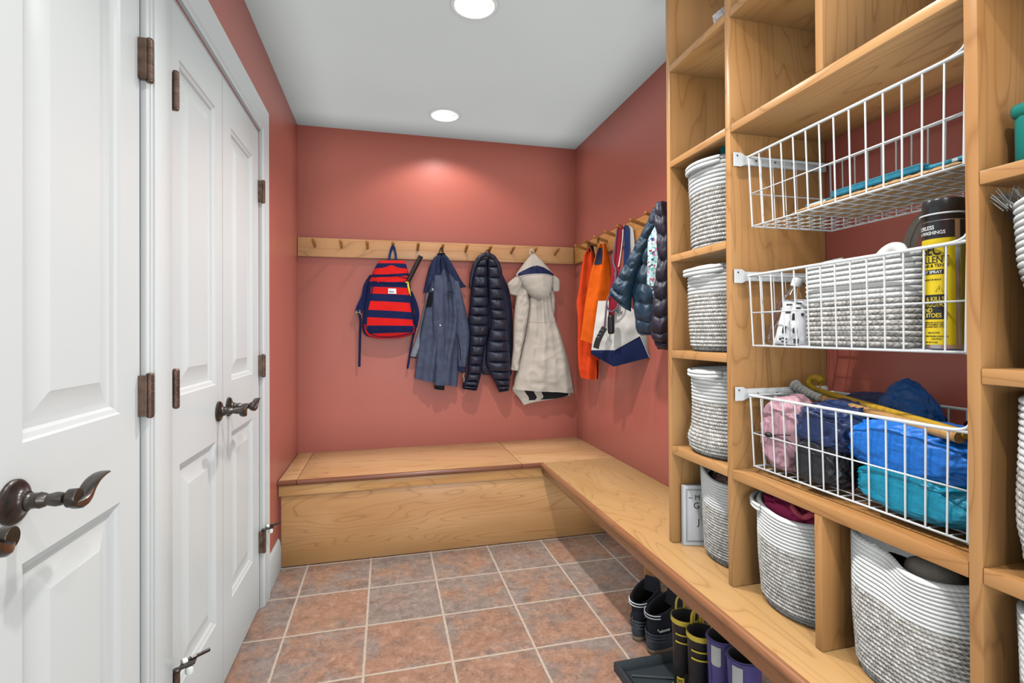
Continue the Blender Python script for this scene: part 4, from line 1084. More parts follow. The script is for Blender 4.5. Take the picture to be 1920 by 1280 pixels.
# ================================================================ THINGS ON THE RIGHT WALL RAIL
def dirn(a): return V((-math.cos(rad(a)), -math.sin(rad(a)), 0))
def pegp(k, out=.06): return V((XR-.02-out, 3.062-.1515*k, 1.71))
n1 = dirn(52)
p1 = pegp(1); 
t = thing('safety_vest', 'red-orange blaze vest hanging nearest the wall corner', 'vest', (p1.x, p1.y, 1.70))
m, S = cloth([(170, 345, 205, 355, 0, .012), (148, 370, 212, 380, 0, .022), (138, 420, 222, 420, 0, .032), (122, 520, 230, 520, 0, .036), (112, 600, 236, 600, 0, .04), (100, 670, 240, 670, 0, .042), (110, 780, 240, 780, 0, .045), (108, 900, 238, 900, 0, .045), (110, 1010, 236, 1010, 0, .04), (116, 1070, 234, 1070, 0, .034), (126, 1115, 228, 1125, 0, .02)],
             Z4, p1, n1, 30, 70, folds=((1.4, .018, .1, .3),), crum=(.010, 9.), seed=21)
m.build('body', 'orange2', t, angle=60)
m, Sc = cloth([(184, 322, 204, 322, .012, .012), (170, 350, 208, 350, .014, .02), (190, 385, 214, 395, .014, .012)], Z4, p1, n1, 16, 14, seed=22); m.build('collar', 'blackcloth', t, angle=60)
m = lace(S, [(.93, .80), (.95, .9), (.95, .985)], .004, .002); m.build('zip', 'blackcloth', t)
m = MB(); m.tube(smoothpts([p1+V((.005, -.012, -.02)), p1+V((.005, -.006, .016)), p1+V((.005, .006, .016)), p1+V((.005, .012, -.02))], 14), .0025, 8); m.build('hang_loop', 'blackcloth', t)
m = lace(Sc, [(.1, .9), (.3, .35), (.6, .4), (.95, .95)], .0018, .002); m.build('binding', 'orange2', t)

n2 = dirn(50); p2 = pegp(2, .062)
t = thing('safety_vest', 'bright orange vest with a dark emblem patch beside the canvas tote', 'vest', (p2.x, p2.y, 1.70))
m, S = cloth([(245, 318, 282, 312, .02, .012), (226, 370, 295, 370, .02, .026), (208, 430, 306, 430, .02, .034), (190, 500, 312, 500, .02, .04), (172, 580, 316, 580, .02, .045), (158, 660, 318, 660, .02, .047), (148, 740, 316, 740, .02, .047), (138, 820, 312, 820, .02, .042), (129, 885, 306, 935, .02, .022)],
             Z4, p2, n2, 30, 60, folds=((1.3, .018, .35, .2),), crum=(.009, 9.), seed=23)
m.build('body', 'orange', t, angle=60)
m = patch(S, .12, .66, .06, .27, .002); pt_ = m.build('emblem_patch', 'ink_n', t)
# stag-head style outline on the patch
m = MB()
for pts in ([(.30, .25), (.26, .19), (.34, .14), (.44, .16), (.40, .20), (.46, .24), (.38, .26), (.30, .25)], [(.46, .24), (.56, .22), (.52, .16), (.58, .11), (.50, .09)], [(.34, .14), (.30, .10), (.40, .08), (.46, .11)]):
    m.tube([S(a, b, .004) for a, b in smooth2(pts, 24)], .0016, 6)
m.build('emblem', 'strap_blue', pt_)
m = MB(); m.tube(smoothpts([p2+V((.005, -.012, -.02)), p2+V((.005, -.006, .016)), p2+V((.005, .006, .016)), p2+V((.005, .012, -.02))], 14), .0025, 8); m.build('hang_loop', 'blackcloth', t)

# --- canvas tote
p4 = pegp(4, .055); nt = dirn(42)
t = thing('tote_bag', 'natural canvas tote bag with navy base and crimson straps', 'bag', (p4.x, p4.y, 1.70))
def tp_(x, y, off=0., z=Z9):
    return unp(z[1]+x/z[0], z[2]+y/z[0], p4+nt*off, nt)
O = {}
def bag_mesh():
    # bottom keel (front corner low), two visible faces meeting on the fold, hidden back faces
    A = tp_(172, 190, .045); B = tp_(330, 100, .03); Cc = tp_(560, 130, .0); D_ = tp_(800, 330, .0)
    L1 = tp_(68, 930, .05); K1 = tp_(415, 930, .085); R1 = tp_(805, 715, .06); R1b = tp_(940, 715, .01)
    L2 = tp_(62, 985, .045); K2 = tp_(405, 1178, .075); R2 = tp_(945, 1040, .05); R2b = tp_(985, 1030, .0)
    return A, B, Cc, D_, L1, K1, R1, R1b, L2, K2, R2, R2b
A_, B_, C_, D_, L1, K1, R1, R1b, L2, K2, R2, R2b = bag_mesh()
def quadgrid(m, c, nx, ny, mi, sw=0., bump=.004, sd=0, nrm=nt):
    """bilinear patch of cloth with a soft swell; c = tl, tr, br, bl"""
    vs = []
    for j in range(ny+1):
        for i in range(nx+1):
            a, b = i/nx, j/ny; p = c[0].lerp(c[1], a).lerp(c[3].lerp(c[2], a), b)
            w = math.sin(PI*a)*math.sin(PI*b)
            vs.append(p+nrm*(sw*w+bump*w*noise.noise(p*14+V((sd, 0, 0)))))
    m.add(vs, [[j*(nx+1)+i, j*(nx+1)+i+1, (j+1)*(nx+1)+i+1, (j+1)*(nx+1)+i] for j in range(ny) for i in range(nx)], mi)
T1 = A_; T2 = tp_(545, 185, .075); T3 = tp_(780, 390, .055)
m = MB()
back = lambda p, d=.075: p-nt*d
quadgrid(m, (T1, T2, K1, L1), 16, 22, 0, .012, .02, 1); quadgrid(m, (T2, T3, R1, K1), 14, 22, 0, .014, .02, 2)
T4 = tp_(930, 420, .0); quadgrid(m, (T3, T4, R1b, R1), 6, 22, 0, .004, .008, 3)
quadgrid(m, (T4, back(T1), back(L1), R1b), 12, 22, 0, 0, .01, 4); quadgrid(m, (back(T1), T1, L1, back(L1)), 6, 22, 0, 0, .004, 5)
m.build('canvas_body', 'canvas', t, angle=50)
m = MB()
quadgrid(m, (L1+nt*.001, K1+nt*.001, K2, L2), 14, 8, 0, .006, .006, 6); quadgrid(m, (K1+nt*.001, R1+nt*.001, R2, K2), 16, 10, 0, .006, .006, 7)
quadgrid(m, (R1+nt*.001, R1b+nt*.001, R2b, R2), 5, 10, 1, 0, .004, 8)
quadgrid(m, (R1b, back(L1), back(L2), R2b), 12, 8, 0, 0, .0, 9); quadgrid(m, (back(L1), L1, L2, back(L2)), 6, 8, 0, 0, .0, 10)
quadgrid(m, (L2, K2, R2b, back(L2)), 10, 6, 0, 0, 0, 11); m.add([K2, R2, R2b], [[0, 1, 2]], 0)
m.build('base', ['tote_navy', 'canvas'], t, angle=35)
m = MB()
for a, b in ((K1, R1), (R1, R2)): m.tube([a.lerp(b, i/12)+nt*.004 for i in range(13)], .0016, 6)
m.build('stitching', 'canvas', t)
def wstrap(name, pts, w, mat, par, th=.0016, z=Z8, p0=p4, nn=nt, n=40, up=None):
    P = [unp(z[1]+q[0]/z[0], z[2]+q[1]/z[0], p0+nn*q[2], nn) for q in pts]
    m = MB(); m.tube(smoothpts(P, n), 1, 12, flat=(th, w), up=tuple(up or nn)); return m.build(name, mat, par, angle=50)
wstrap('handle', [(470, 205, -.012), (492, 225, .012), (470, 420, .03), (435, 700, .055), (405, 950, .08), (380, 1280, .10), (372, 1500, .10), (362, 1560, .098)], .0165, 'tote_red', t)
wstrap('handle', [(510, 205, -.012), (535, 230, .012), (530, 420, .02), (500, 640, .05), (470, 860, .085), (440, 1150, .105), (425, 1430, .105)], .0095, 'tote_red', t)
wstrap('handle_stripe', [(535, 215, .0), (545, 260, .018), (535, 400, .026), (508, 620, .056), (480, 800, .09)], .0030, 'canvas', t)
wstrap('handle', [(560, 215, -.01), (600, 235, .010), (604, 420, .018), (600, 640, .03), (585, 900, .06), (560, 1120, .085)], .0155, 'strap_blue', t)
wstrap('handle', [(625, 225, -.012), (662, 260, .004), (680, 420, .010), (690, 600, .01), (660, 760, .01), (600, 950, .03)], .013, 'canvas', t)
# monogram
def tote_txt(x, y, e):
    c = tp_(425, 372, .0); q = K1.lerp(T2, .81); r = (K1-T2).normalized(); 
    ax = (T3-T2).normalized(); return T2.lerp(K1, .235)+ax*(.006+x)+V((0, 0, 1))*(y)+nt*(.010+e) - V((0, 0, .012))
m = text_mesh('ZLV', .040, lambda x, y, e: tote_txt(x*.72-.045+y*.25, y, e), .0008); m.build('monogram', 'ink_n', t)

# --- leash on the same peg
t = thing('dog_leash', 'grey-violet cord leash with a black capsule hanging in front of the tote', 'leash', (p4.x, p4.y, 1.69))
def zp(pts, off): return [unp(Z9[1]+x/Z9[0], Z9[2]+(y)/Z9[0], p4+nt*(off if len(q_) < 3 else q_[2]), nt) for q_ in pts for x, y in [q_[:2]]]
m = MB()
m.tube(smoothpts(zp([(455, -880, .02), (430, -690, .05), (395, -420, .085), (440, -250, .10), (405, -10, .11), (330, 120, .115), (300, 230, .118), (330, 330, .118), (380, 350, .118), (440, 310, .118), (490, 220, .118), (505, 130, .115), (470, -30, .11), (420, -230, .10)], 0), 90), .0042, 10)
m.tube(smoothpts(zp([(300, 240, .122), (285, 400, .122), (270, 560, .122), (262, 620, .12)], 0), 20), .0055, 10)
m.build('cord', 'leash', t, angle=60)
m = MB(); a, b = zp([(368, 400, .135)], 0)[0], zp([(368, 690, .135)], 0)[0]
h = (a-b).length; m.lathe([(.001, 0), (.012, .002), (.0165, .008), (.0175, .014), (.0175, h-.014), (.0165, h-.008), (.010, h-.001), (.001, h)], tuple(b), 24); m.build('bag_capsule', 'soot', t, angle=50)
m = MB(); P = zp([(270, 590, .125), (215, 690, .13), (165, 800, .13), (140, 900, .128)], 0); m.tube(smoothpts(P, 20), 1, 12, flat=(.006, .015), up=tuple(nt)); o = m.build('webbing', 'soot', t, angle=50)
m = MB(); q = smoothpts(P, 20)
for i in (3, 6, 9): m.tube([q[i]+nt*.0065+V((-.012, 0, .003)), q[i]+nt*.0075, q[i]+nt*.0065+V((.012, 0, -.003))], .0011, 6)
m.build('stitching', 'reflect', o)
m = MB(); c = zp([(335, 730, .13)], 0)[0]
m.tube([c+V((0, 0, 0))+RT*(.009*math.cos(a)-.006*math.sin(a))+V((0, 0, .018*math.sin(a))) for a in [2*PI*i/20 for i in range(20)]], .0018, 8, closed=True)
c2 = zp([(300, 810, .128)], 0)[0]; m.tube([c2+RT*(.007*math.cos(a))+V((0, 0, .009*math.sin(a))) for a in [2*PI*i/20 for i in range(16)]], .0016, 8)
m.tube([c, zp([(368, 690, .13)], 0)[0]], .0015, 8); m.build('clip', 'chrome', t, angle=60)

# --- teal puffer, floral jacket and dark puffer by the shelving
p7 = pegp(7, .05); nj = dirn(38)
t = thing('puffer_jacket', 'deep teal quilted jacket hanging between the tote and the shelving', 'jacket', (p7.x, p7.y, 1.70))
m, S = cloth([(600, 84, 680, 78, .02, .016), (580, 130, 690, 130, .02, .034), (556, 190, 690, 190, .02, .045), (520, 260, 690, 260, .02, .055), (495, 320, 690, 320, .02, .06), (470, 400, 690, 400, .02, .065), (450, 480, 690, 480, .02, .068), (440, 560, 690, 560, .02, .07), (452, 640, 690, 640, .02, .07), (466, 720, 690, 720, .02, .07), (470, 790, 680, 790, .02, .06), (478, 838, 660, 838, .02, .045), (500, 858, 620, 858, .02, .022)],
             Z4, p7, nj, 44, 130, folds=((2., .010, .15, .2),), crum=(.008, 16.), puff=(8.5, .018, .5), seed=31, back=.4)
m.build('body', 'teal_puff', t, angle=70)
m, S = cloth([(592, 108, 640, 108, .05, .016), (556, 190, 628, 200, .055, .026), (522, 262, 602, 280, .058, .034), (490, 330, 575, 350, .06, .038), (455, 400, 545, 430, .062, .04), (418, 465, 512, 500, .064, .042), (385, 520, 485, 560, .066, .042), (352, 575, 468, 640, .066, .04), (338, 604, 464, 690, .066, .034), (345, 630, 462, 718, .064, .018)],
             Z4, p7, nj, 30, 110, folds=((1., .006, .3, .2),), crum=(.010, 22.), puff=(7.5, .018, .4), seed=32)
m.build('sleeve', 'teal_puff', t, angle=70)
p8 = pegp(8, .05)
m = MB(); m.tube(smoothpts([p7+V((.0, -.014, -.03))+nj*.02, p7+V((0, -.010, .012)), p7+V((0, .010, .012)), p7+V((0, .014, -.03))+nj*.02], 14), .003, 8); m.build('hang_loop', 'soot', t)
t = thing('floral_jacket', 'white and aqua floral print jacket lining showing beside the teal puffer', 'jacket', (p8.x, p8.y, 1.70))
m, S = cloth([(630, 225, 660, 222, .10, .008), (600, 280, 700, 280, .10, .020), (586, 320, 720, 320, .10, .026), (584, 420, 720, 420, .10, .028), (582, 500, 720, 500, .10, .028), (580, 560, 720, 560, .10, .024), (602, 590, 720, 590, .10, .02), (618, 640, 720, 640, .10, .016), (624, 690, 700, 690, .10, .008)], Z4, p8, nj, 26, 60, folds=((1.2, .006, .2, .1),), crum=(.006, 14.), seed=33)
m.build('body', 'floral', t, angle=60)
m = lace(S, [(.0, .62), (.12, .68), (.3, .74)], .003, .002); m.build('binding', 'purple_puff', t)
m = MB(); m.tube(smoothpts([p8+V((.0, -.014, -.16))+nj*.1, p8+V((.0, -.014, -.03))+nj*.02, p8+V((0, -.010, .012)), p8+V((0, .010, .012)), p8+V((0, .014, -.03))+nj*.02, p8+V((.0, .014, -.16))+nj*.1], 24), .003, 8); m.build('hang_loop', 'soot', t)
t = thing('puffer_jacket', 'dark violet puffer jacket half hidden behind the shelving upright', 'jacket', (pegp(9).x, pegp(9).y, 1.70))
p9 = pegp(9, .05)
m, S = cloth([(640, 95, 700, 90, .10, .02), (632, 190, 740, 190, .10, .045), (650, 300, 760, 300, .10, .055), (655, 440, 760, 440, .10, .06), (638, 560, 760, 560, .10, .06), (628, 660, 760, 660, .10, .06), (620, 760, 760, 760, .10, .06), (614, 850, 760, 850, .10, .055), (630, 900, 750, 905, .10, .04), (645, 935, 730, 940, .10, .02)],
             Z4, p9, nj, 36, 110, folds=((1.5, .006, .2, .1),), crum=(.006, 20.), puff=(9, .018, .5), seed=34)
m.build('body', 'purple_puff', t, angle=70)
m = MB(); c = unp(1050+607/3.2, 360+860/3.2, p9+nj*.10, nj); m.tube([c+V((0, 0, .03)), c-V((0, 0, .02))], .003, 8); m.build('zip_pull', 'soot', t)

# ================================================================ WHAT IS IN THE ROPE BASKETS
def single(name, label, cat, mb, mats, group=None, angle=60, loc=None):
    """a thing that is one mesh, origin at its own middle"""
    c = V((0, 0, 0))
    for p in mb.v: c += p
    c = c/len(mb.v)
    for p in mb.v: p -= c
    o = mb.build(name, mats, None, angle=angle); o.location = c
    return tag(o, label, cat, group)
single('folded_cloth', 'folded teal cloth showing over the rim of the top left rope basket', 'cloth', blob((1.10, yc, z[3]+.262), (.105, .10, .026), 41, 4, .1, 2.5, .12, .8), 'teal_cloth')
m = MB(); P = smoothpts([V((1.02, yc-.085, z[3]+.297)), V((1.06, yc-.04, z[3]+.302)), V((1.12, yc+.0, z[3]+.292))], 14)
m.tube(P, [.012+.016*math.sin(PI*min(1, .2+i/14)) for i in range(14)], 16)
single('rolled_cloth', 'teal and white rolled cloth leaning in the top left rope basket', 'cloth', m, 'teal_cloth')
single('dark_garment', 'dark folded garment just showing in the slouched third basket', 'clothing', blob((1.12, yc-.06, z[1]+.255), (.075, .055, .032), 42, 4, .1, 2.5, .12, .8), 'charcoal')
t = thing('knit_scarf', 'mauve knit bundle with grey edge in the basket beside the white book', 'scarf', (1.13, yc, z[0]+.23))
blob((1.11, yc-.02, z[0]+.242), (.092, .085, .040), 43, 5, .16, 2.4, .26, .9).build('bundle', 'mauve', t, angle=70)
m = MB(); m.tube(smoothpts([V((1.055, yc+.055, z[0]+.235)), V((1.05, yc+.03, z[0]+.268)), V((1.07, yc-.0, z[0]+.282)), V((1.11, yc-.03, z[0]+.286))], 20), .009, 10); m.build('edge_roll', 'palegrey', t)
t = thing('winter_hat', 'magenta fleece hat with ruffled edge in the middle cubby basket', 'hat', (1.10, 1.10, z[0]+.24))
blob((1.10, 1.105, z[0]+.252), (.112, .10, .038), 44, 5, .14, 2.2, .20, .85, lim=((.990, 1.22), (1.0, 1.208), (0, 3))).build('crown', 'magenta', t, angle=70)
m = MB(); n = 70
P = [V((1.045+.045*math.cos(a)*(1+.10*math.sin(7*a)), 1.055+.048*math.sin(a)*(1+.10*math.sin(7*a)), z[0]+.276+.009*math.sin(5*a+.4))) for a in [2*PI*i/n for i in range(n)]]
m.tube(P, .0075, 10, closed=True); m.build('ruffle', 'rose', t, angle=80)
m = MB(); m.lathe([(.001, z[0]+.268), (.034, z[0]+.269), (.036, z[0]+.274)], (1.045, 1.055, 0), 24); m.build('lining', 'blackcloth', t)
m = blob((1.05, 1.165, z[0]+.262), (.038, .040, .028), 45, 4, .1, 2.5, .1, .85); m.build('band', 'palegrey', t, angle=70)
t = thing('slippers', 'taupe felt item lying with black ones in the largest rope basket', 'slippers', (1.1, .78, z[0]+.23))
blob((1.045, .765, z[0]+.246), (.040, .048, .032), 46, 4, .06, 2., .05, .85).build('felt_item', 'taupe', t, angle=70)
blob((1.150, .765, z[0]+.256), (.062, .088, .038), 47, 4, .06, 2., .06, .85).build('dark_item', 'charcoal', t, angle=70)
blob((1.045, .845, z[0]+.232), (.028, .035, .022), 48, 4, .06, 2., .06, .85).build('dark_item', 'charcoal', t, angle=70)

# small white book leaning by the lowest basket
t = thing('book', 'thin white booklet with a ruled border standing in the lowest left cubby', 'book', (1.05, 1.545, HB))
def bk(u, w, h):           # u along the cover, w through the thickness, h up
    ang = rad(28); d = V((math.cos(ang), -math.sin(ang)*.55, 0)).normalized(); n = V((-d.y, d.x, 0))
    return V((.985, 1.549, HB+.001))+d*u+n*w+V((0, 0, h))-n*(-.0) + V((0, 0, 0))
BW, BH, BT = .135, .203, .013
def bbox(m, u0, w0, h0, u1, w1, h1, mi=0):
    P = [bk(u, w, h) for h in (h0, h1) for w in (w0, w1) for u in (u0, u1)]
    m.add(P, [[0, 1, 3, 2], [4, 5, 7, 6], [0, 1, 5, 4], [2, 3, 7, 6], [0, 2, 6, 4], [1, 3, 7, 5]], mi)
m = MB(); bbox(m, 0, -BT, 0, BW, -BT+.0016, BH); bbox(m, 0, -.0016, 0, BW, 0, BH); bbox(m, 0, -BT, 0, .0018, 0, BH); cov = m.build('cover', 'paper_w', t, smooth=False)
m = MB(); bbox(m, .003, -BT+.0018, .002, BW-.003, -.0018, BH-.002); m.build('pages', 'paper_edge', t, smooth=False)
m = MB()
for d_, w in ((.012, .0012), (.016, .0006)):
    for u0, h0, u1, h1 in ((d_, d_, BW-d_, d_+w), (d_, BH-d_-w, BW-d_, BH-d_), (d_, d_, d_+w, BH-d_), (BW-d_-w, d_, BW-d_, BH-d_)): bbox(m, u0, -BT-.0006, h0, u1, -BT-.0001, h1)
m.build('border', 'ink', cov, smooth=False)
for s_, sz, u0, h0 in (('~ M', .024, .020, .155), ('G', .030, .036, .125), ('J', .03, .05, .07)):
    text_mesh(s_, sz, lambda x, y, e: bk(u0+x, -BT-.0002-e, h0+y), .0006, False).build('lettering', 'ink', cov)

# terry towel on the top left shelf
single('folded_towel', 'pale pink and white towel lying on the highest left shelf', 'towel', blob((1.055, 1.308, 2.108), (.085, .036, .030), 49, 5, .1, 2.6, .12, .7, flatz=2.0905), 'towel')

# teal tin on the upper right shelf, bristle brush in the highest right basket
t = thing('storage_tin', 'teal metal tin with lid on the upper right shelf edge', 'tin', (1.09, .49, z[3]))
m = MB().box(1.0, .40, z[3]+.001, 1.17, .606, z[3]+.098, .012); m.build('body', 'teal_tin', t, angle=50)
m = MB().box(.997, .397, z[3]+.080, 1.173, .609, z[3]+.106, .010); m.build('lid', 'teal_tin', t, angle=50)
t = thing('scrub_brush', 'brush with pale grey bristles sticking out of the rope basket at the right edge', 'brush', (1.0, .57, z[2]+.25))
m = MB(); random.seed(5)
for i in range(60):
    a = V((.99+random.uniform(-.012, .03), .595+random.uniform(-.02, .012), z[2]+.262+random.uniform(-.004, .004))); d = V((random.uniform(-.018, .012), random.uniform(-.004, .022), random.uniform(.02, .034)))
    m.tube([a, a+d], [.0009, .0005], 5)
m.build('bristles', 'reflect', t)
m = MB().box(.985, .50, z[2]+.240, 1.03, .600, z[2]+.257, .004); m.build('block', 'charcoal', t)

# ================================================================ WHAT IS IN THE WIRE BASKETS
E1, E2, E3 = WB[0][0]+.0045, WB[1][0]+.0045, WB[2][0]+.0045
# padded envelope
t = thing('padded_envelope', 'manila padded envelope lying flat in the top wire basket', 'envelope', (1.12, .88, E1))
m = MB(); nx, ny = 26, 44; x0, x1, y0, y1 = 1.003, 1.225, .672, 1.085
vs = []; fs = []
for sd in (0, 1):
    for j in range(ny+1):
        for i in range(nx+1):
            a, b = i/nx, j/ny; w = min(1, 7*min(a, 1-a))**.5*min(1, 9*min(b, 1-b))**.5
            h = .002+(.013*w+.0022*w*math.sin(b*90)*math.sin(a*9) if sd else 0)
            vs.append((x0+(x1-x0)*a, y0+(y1-y0)*b, E1+.002+h))
K = (nx+1)*(ny+1)
for j in range(ny):
    for i in range(nx):
        q = [j*(nx+1)+i, j*(nx+1)+i+1, (j+1)*(nx+1)+i+1, (j+1)*(nx+1)+i]; fs += [q[::-1], [K+k for k in q]]
edge = [i for i in range(nx+1)]+[j*(nx+1)+nx for j in range(1, ny+1)]+[ny*(nx+1)+i for i in range(nx-1, -1, -1)]+[j*(nx+1) for j in range(ny-1, 0, -1)]
for a, b in zip(edge, edge[1:]+edge[:1]): fs.append([a, b, K+b, K+a])
m.add(vs, fs); m.build('envelope_body', 'manila', t, angle=60)
m = MB().box(1.10, .675, E1+.0005, 1.16, .70, E1+.0035); m.build('seal', 'mauve', t)
# teal pack on the envelope
t = thing('plastic_pouch', 'flat teal plastic pouch lying on the manila envelope', 'pouch', (1.06, .90, E1+.02))
m = MB().box(1.03, .772, E1+.019, 1.13, .985, E1+.037, .005); m.build('pouch_body', 'teal_pl', t, angle=50)
m = MB().box(1.045, .975, E1+.018, 1.10, 1.075, E1+.028, .003); q = m.build('flap', 'teal_dk', t, angle=50)
m = MB().box(1.0445, 1.010, E1+.0205, 1.0460, 1.062, E1+.0255); m.build('printed_stripe', 'ink_w', q)
m = MB().box(1.04, .700, E1+.019, 1.12, .775, E1+.029, .003); q = m.build('flap', 'teal_pl', t, angle=50)
m = MB().box(1.0395, .712, E1+.021, 1.0410, .722, E1+.027); m.build('printed_stripe', 'ink_w', q)

# clear bottles
def bottle(label, base, top, r):
    base, top = V(base), V(top); t = thing('plastic_bottle', label, 'bottle', tuple(base), 'clear plastic bottles')
    d = (top-base); h = d.length; rot = V((0, 0, 1)).rotation_difference(d.normalized()).to_matrix()
    pr = [(.001, .004), (r*.7, 0), (r*.97, .006)]
    for i in range(12): k = .01+i*(h*.52)/12; pr += [(r, k), (r*.955, k+h*.02)]
    pr += [(r, h*.56), (r*.98, h*.62), (r*.72, h*.74), (r*.42, h*.84), (r*.36, h*.87), (r*.36, h*.90), (.001, h*.902)]
    m = MB(); m.lathe(pr, (0, 0, 0), 28, cap=False)
    for p in m.v: p.xyz = base+rot@p
    m.build('bottle_body', 'clear', t, angle=50)
    m = MB(); cr = r*.43
    m.lathe([(cr, h*.875), (cr*1.02, h*.89), (cr*1.02, h*.985), (cr*.9, h), (.001, h)], (0, 0, 0), 24)
    for p in m.v: p.xyz = base+rot@p
    m.build('cap', 'rubber_w', t, angle=50)
bottle('clear plastic bottle leaning left in the middle wire basket', (1.035, 1.160, E2), (1.075, 1.128, E2+.178), .031)
bottle('clear plastic bottle half hidden between the patterned pouch and the rope bin', (1.115, 1.118, E2), (1.118, 1.108, E2+.180), .030)
# patterned pouch
t = thing('patterned_pouch', 'white pouch with black doodle print propped beside the rope bin', 'pouch', (1.02, 1.11, E2))
pn = V((-.86, -.5, 0)).normalized(); pc = unp(1485, 610, V((1.022, 1.11, E2)), pn)
m, S = cloth([(1470, 562, 1516, 561, 0, .004), (1468, 570, 1517, 569, 0, .008), (1464, 590, 1518, 590, 0, .014), (1458, 612, 1519, 612, 0, .018), (1454, 630, 1520, 632, 0, .018), (1450, 642, 1520, 646, 0, .014), (1449, 647, 1520, 652, 0, .006)], PXZ, V((1.030, 1.11, E2)), pn, 26, 34, crum=(.005, 26.), seed=50)
m.build('pouch_body', 'paper_w', t, angle=60)
mk = MB()
def dab(a, b, w, h):
    w *= 1.25; h *= 1.35
    q = patch(S, a-w/2, a+w/2, b-h/2, b+h/2, .0012, .0006, 4); mk.add(q.v, q.f)
for a, b, w, h in ((.30, .18, .20, .02), (.30, .30, .16, .02), (.66, .16, .16, .018), (.66, .24, .14, .018), (.55, .36, .10, .07), (.30, .55, .09, .08), (.82, .33, .06, .03), (.60, .56, .03, .06), (.68, .58, .03, .07), (.22, .72, .05, .03), (.30, .78, .05, .03), (.38, .72, .05, .03), (.30, .70, .04, .025), (.40, .80, .04, .025), (.62, .76, .025, .08), (.67, .78, .025, .07), (.72, .76, .025, .08), (.66, .72, .12, .018), (.6, .925, .75, .022), (.4, .045, .7, .018)): dab(a, b, w, h)
mk.build('print', 'ink', t, smooth=False)

# loop handles of the rope bin and what it holds
rb = [o for o in bpy.data.objects if o.name.startswith('rope_bin')][0]
for sx, pts in ((1.022, [(1648, 481), (1660, 470), (1674, 463), (1688, 464), (1694, 474)]), (1.06, [(1535, 502), (1552, 496), (1580, 490)])):
    m = MB(); P = smoothpts([un(u, v, 0, sx+.012*math.sin(i)) for i, (u, v) in enumerate(pts)], 18); m.tube(P, 1, 12, flat=(.004, .0095), up=(-1, 0, 0)); m.build('handle', 'rope_w', rb, angle=60)
def pill(label, c, r, h, capm='rubber_w'):
    t = thing('pill_bottle', label, 'bottle', c, 'amber pill bottles'); m = MB(); m.lathe([(r*.96, c[2]), (r, c[2]+.003), (r, c[2]+h*.75)], c[:2]+(0,), 24); m.build('bottle_body', 'amber', t, angle=50)
    m = MB(); m.lathe([(r*1.08, c[2]+h*.72), (r*1.1, c[2]+h*.74), (r*1.1, c[2]+h*.97), (r*1.0, c[2]+h)], c[:2]+(0,), 24); m.build('cap', capm, t, angle=50)
zt_ = E2+.190
q = un(1686, 482, 0, 1.10); pill('taller amber pill bottle in the rope bin by the greige strap', (q.x, q.y, zt_-.052), .0165, .066, 'amber')
q = un(1711, 489, 0, 1.085); pill('shorter amber pill bottle in the rope bin next to the spray can', (q.x, q.y, zt_-.055), .0155, .060, 'amber')
q = un(1582, 496, 0, 1.10); m = MB(); m.lathe([(.030, zt_-.03), (.031, zt_-.028), (.031, zt_+.002), (.024, zt_+.005), (.023, zt_+.011), (.001, zt_+.012)], (q.x, q.y, 0), 28)
single('jar_lid', 'yellow jar lid showing above the rope bin', 'lid', m, 'ylid', angle=50)
q = un(1559, 492, 0, 1.11); m = MB(); m.lathe([(.001, q.z-.075), (.014, q.z-.07), (.014, q.z-.01), (.010, q.z+.004), (.004, q.z+.008), (.001, q.z+.009)], (q.x, q.y, 0), 20)
single('spray_nozzle', 'clear plastic bottle top at the left end of the rope bin', 'bottle top', m, 'clear', angle=50)
t = thing('webbing_strap', 'greige webbing strap looping up behind the rope bin', 'strap', (1.15, .84, E2+.19))
P = smoothpts([un(u, v, 0, 1.16) for u, v in ((1694, 520), (1698, 480), (1702, 450), (1714, 422), (1730, 404), (1748, 396), (1766, 396))], 30)
for dx in (0, .008): MB().tube([p+V((dx, -dx*.9, -dx*.6)) for p in P], .0072, 10).build('band', 'strapgrey', t, angle=60)

# spray can
cx, cy, cr = 1.0255, .728, .0325; cz = E2+.0005
t = thing('spray_can', 'yellow insect repellent spray can with black cap beside the right upright', 'can', (cx, cy, cz))
m = MB(); m.lathe([(cr*.9, cz), (cr*1.0, cz+.002), (cr*1.0, cz+.006), (cr*.985, cz+.008), (cr*.985, cz+.240), (cr*.95, cz+.244)], (cx, cy, 0), 64); m.build('can_body', 'brass', t, angle=35)
m = MB(); m.lathe([(cr*.97, cz+.2405), (cr*1.0, cz+.242), (cr*.985, cz+.277), (cr*.93, cz+.281), (.001, cz+.2815)], (cx, cy, 0), 64); m.build('cap', 'capblack', t, angle=35)
def cyl(a, zz, e): return V((cx+(cr*.985+e)*math.cos(a), cy+(cr*.985+e)*math.sin(a), cz+zz))
view = math.atan2(-cy, -cx)                       # side of the can that faces the room
seam = view+.66                                   # bare strip where the wrapped label ends meet
def wrap(a0, a1, z0, z1, e, n=60):
    m = MB(); vs = []
    for k in (0, 1):
        for i in range(n+1): vs += [cyl(a0+(a1-a0)*i/n, z0, e*k), cyl(a0+(a1-a0)*i/n, z1, e*k)]
    N = 2*(n+1); fs = []
    for i in range(n): fs += [[2*i, 2*i+2, 2*i+3, 2*i+1], [N+2*i, N+2*i+1, N+2*i+3, N+2*i+2], [2*i, N+2*i, N+2*i+2, 2*i+2], [2*i+1, 2*i+3, N+2*i+3, N+2*i+1]]
    fs += [[0, 1, N+1, N], [2*n, N+2*n, N+2*n+1, 2*n+1]]; m.add(vs, fs); return m
lab = wrap(seam+.15, seam+2*PI-.15, .009, .207, .0004).build('label', 'yellow', t, angle=60)
lab2 = wrap(seam+.15, seam+2*PI-.15, .2072, .2395, .0004).build('label_band', 'capblack', t, angle=60)
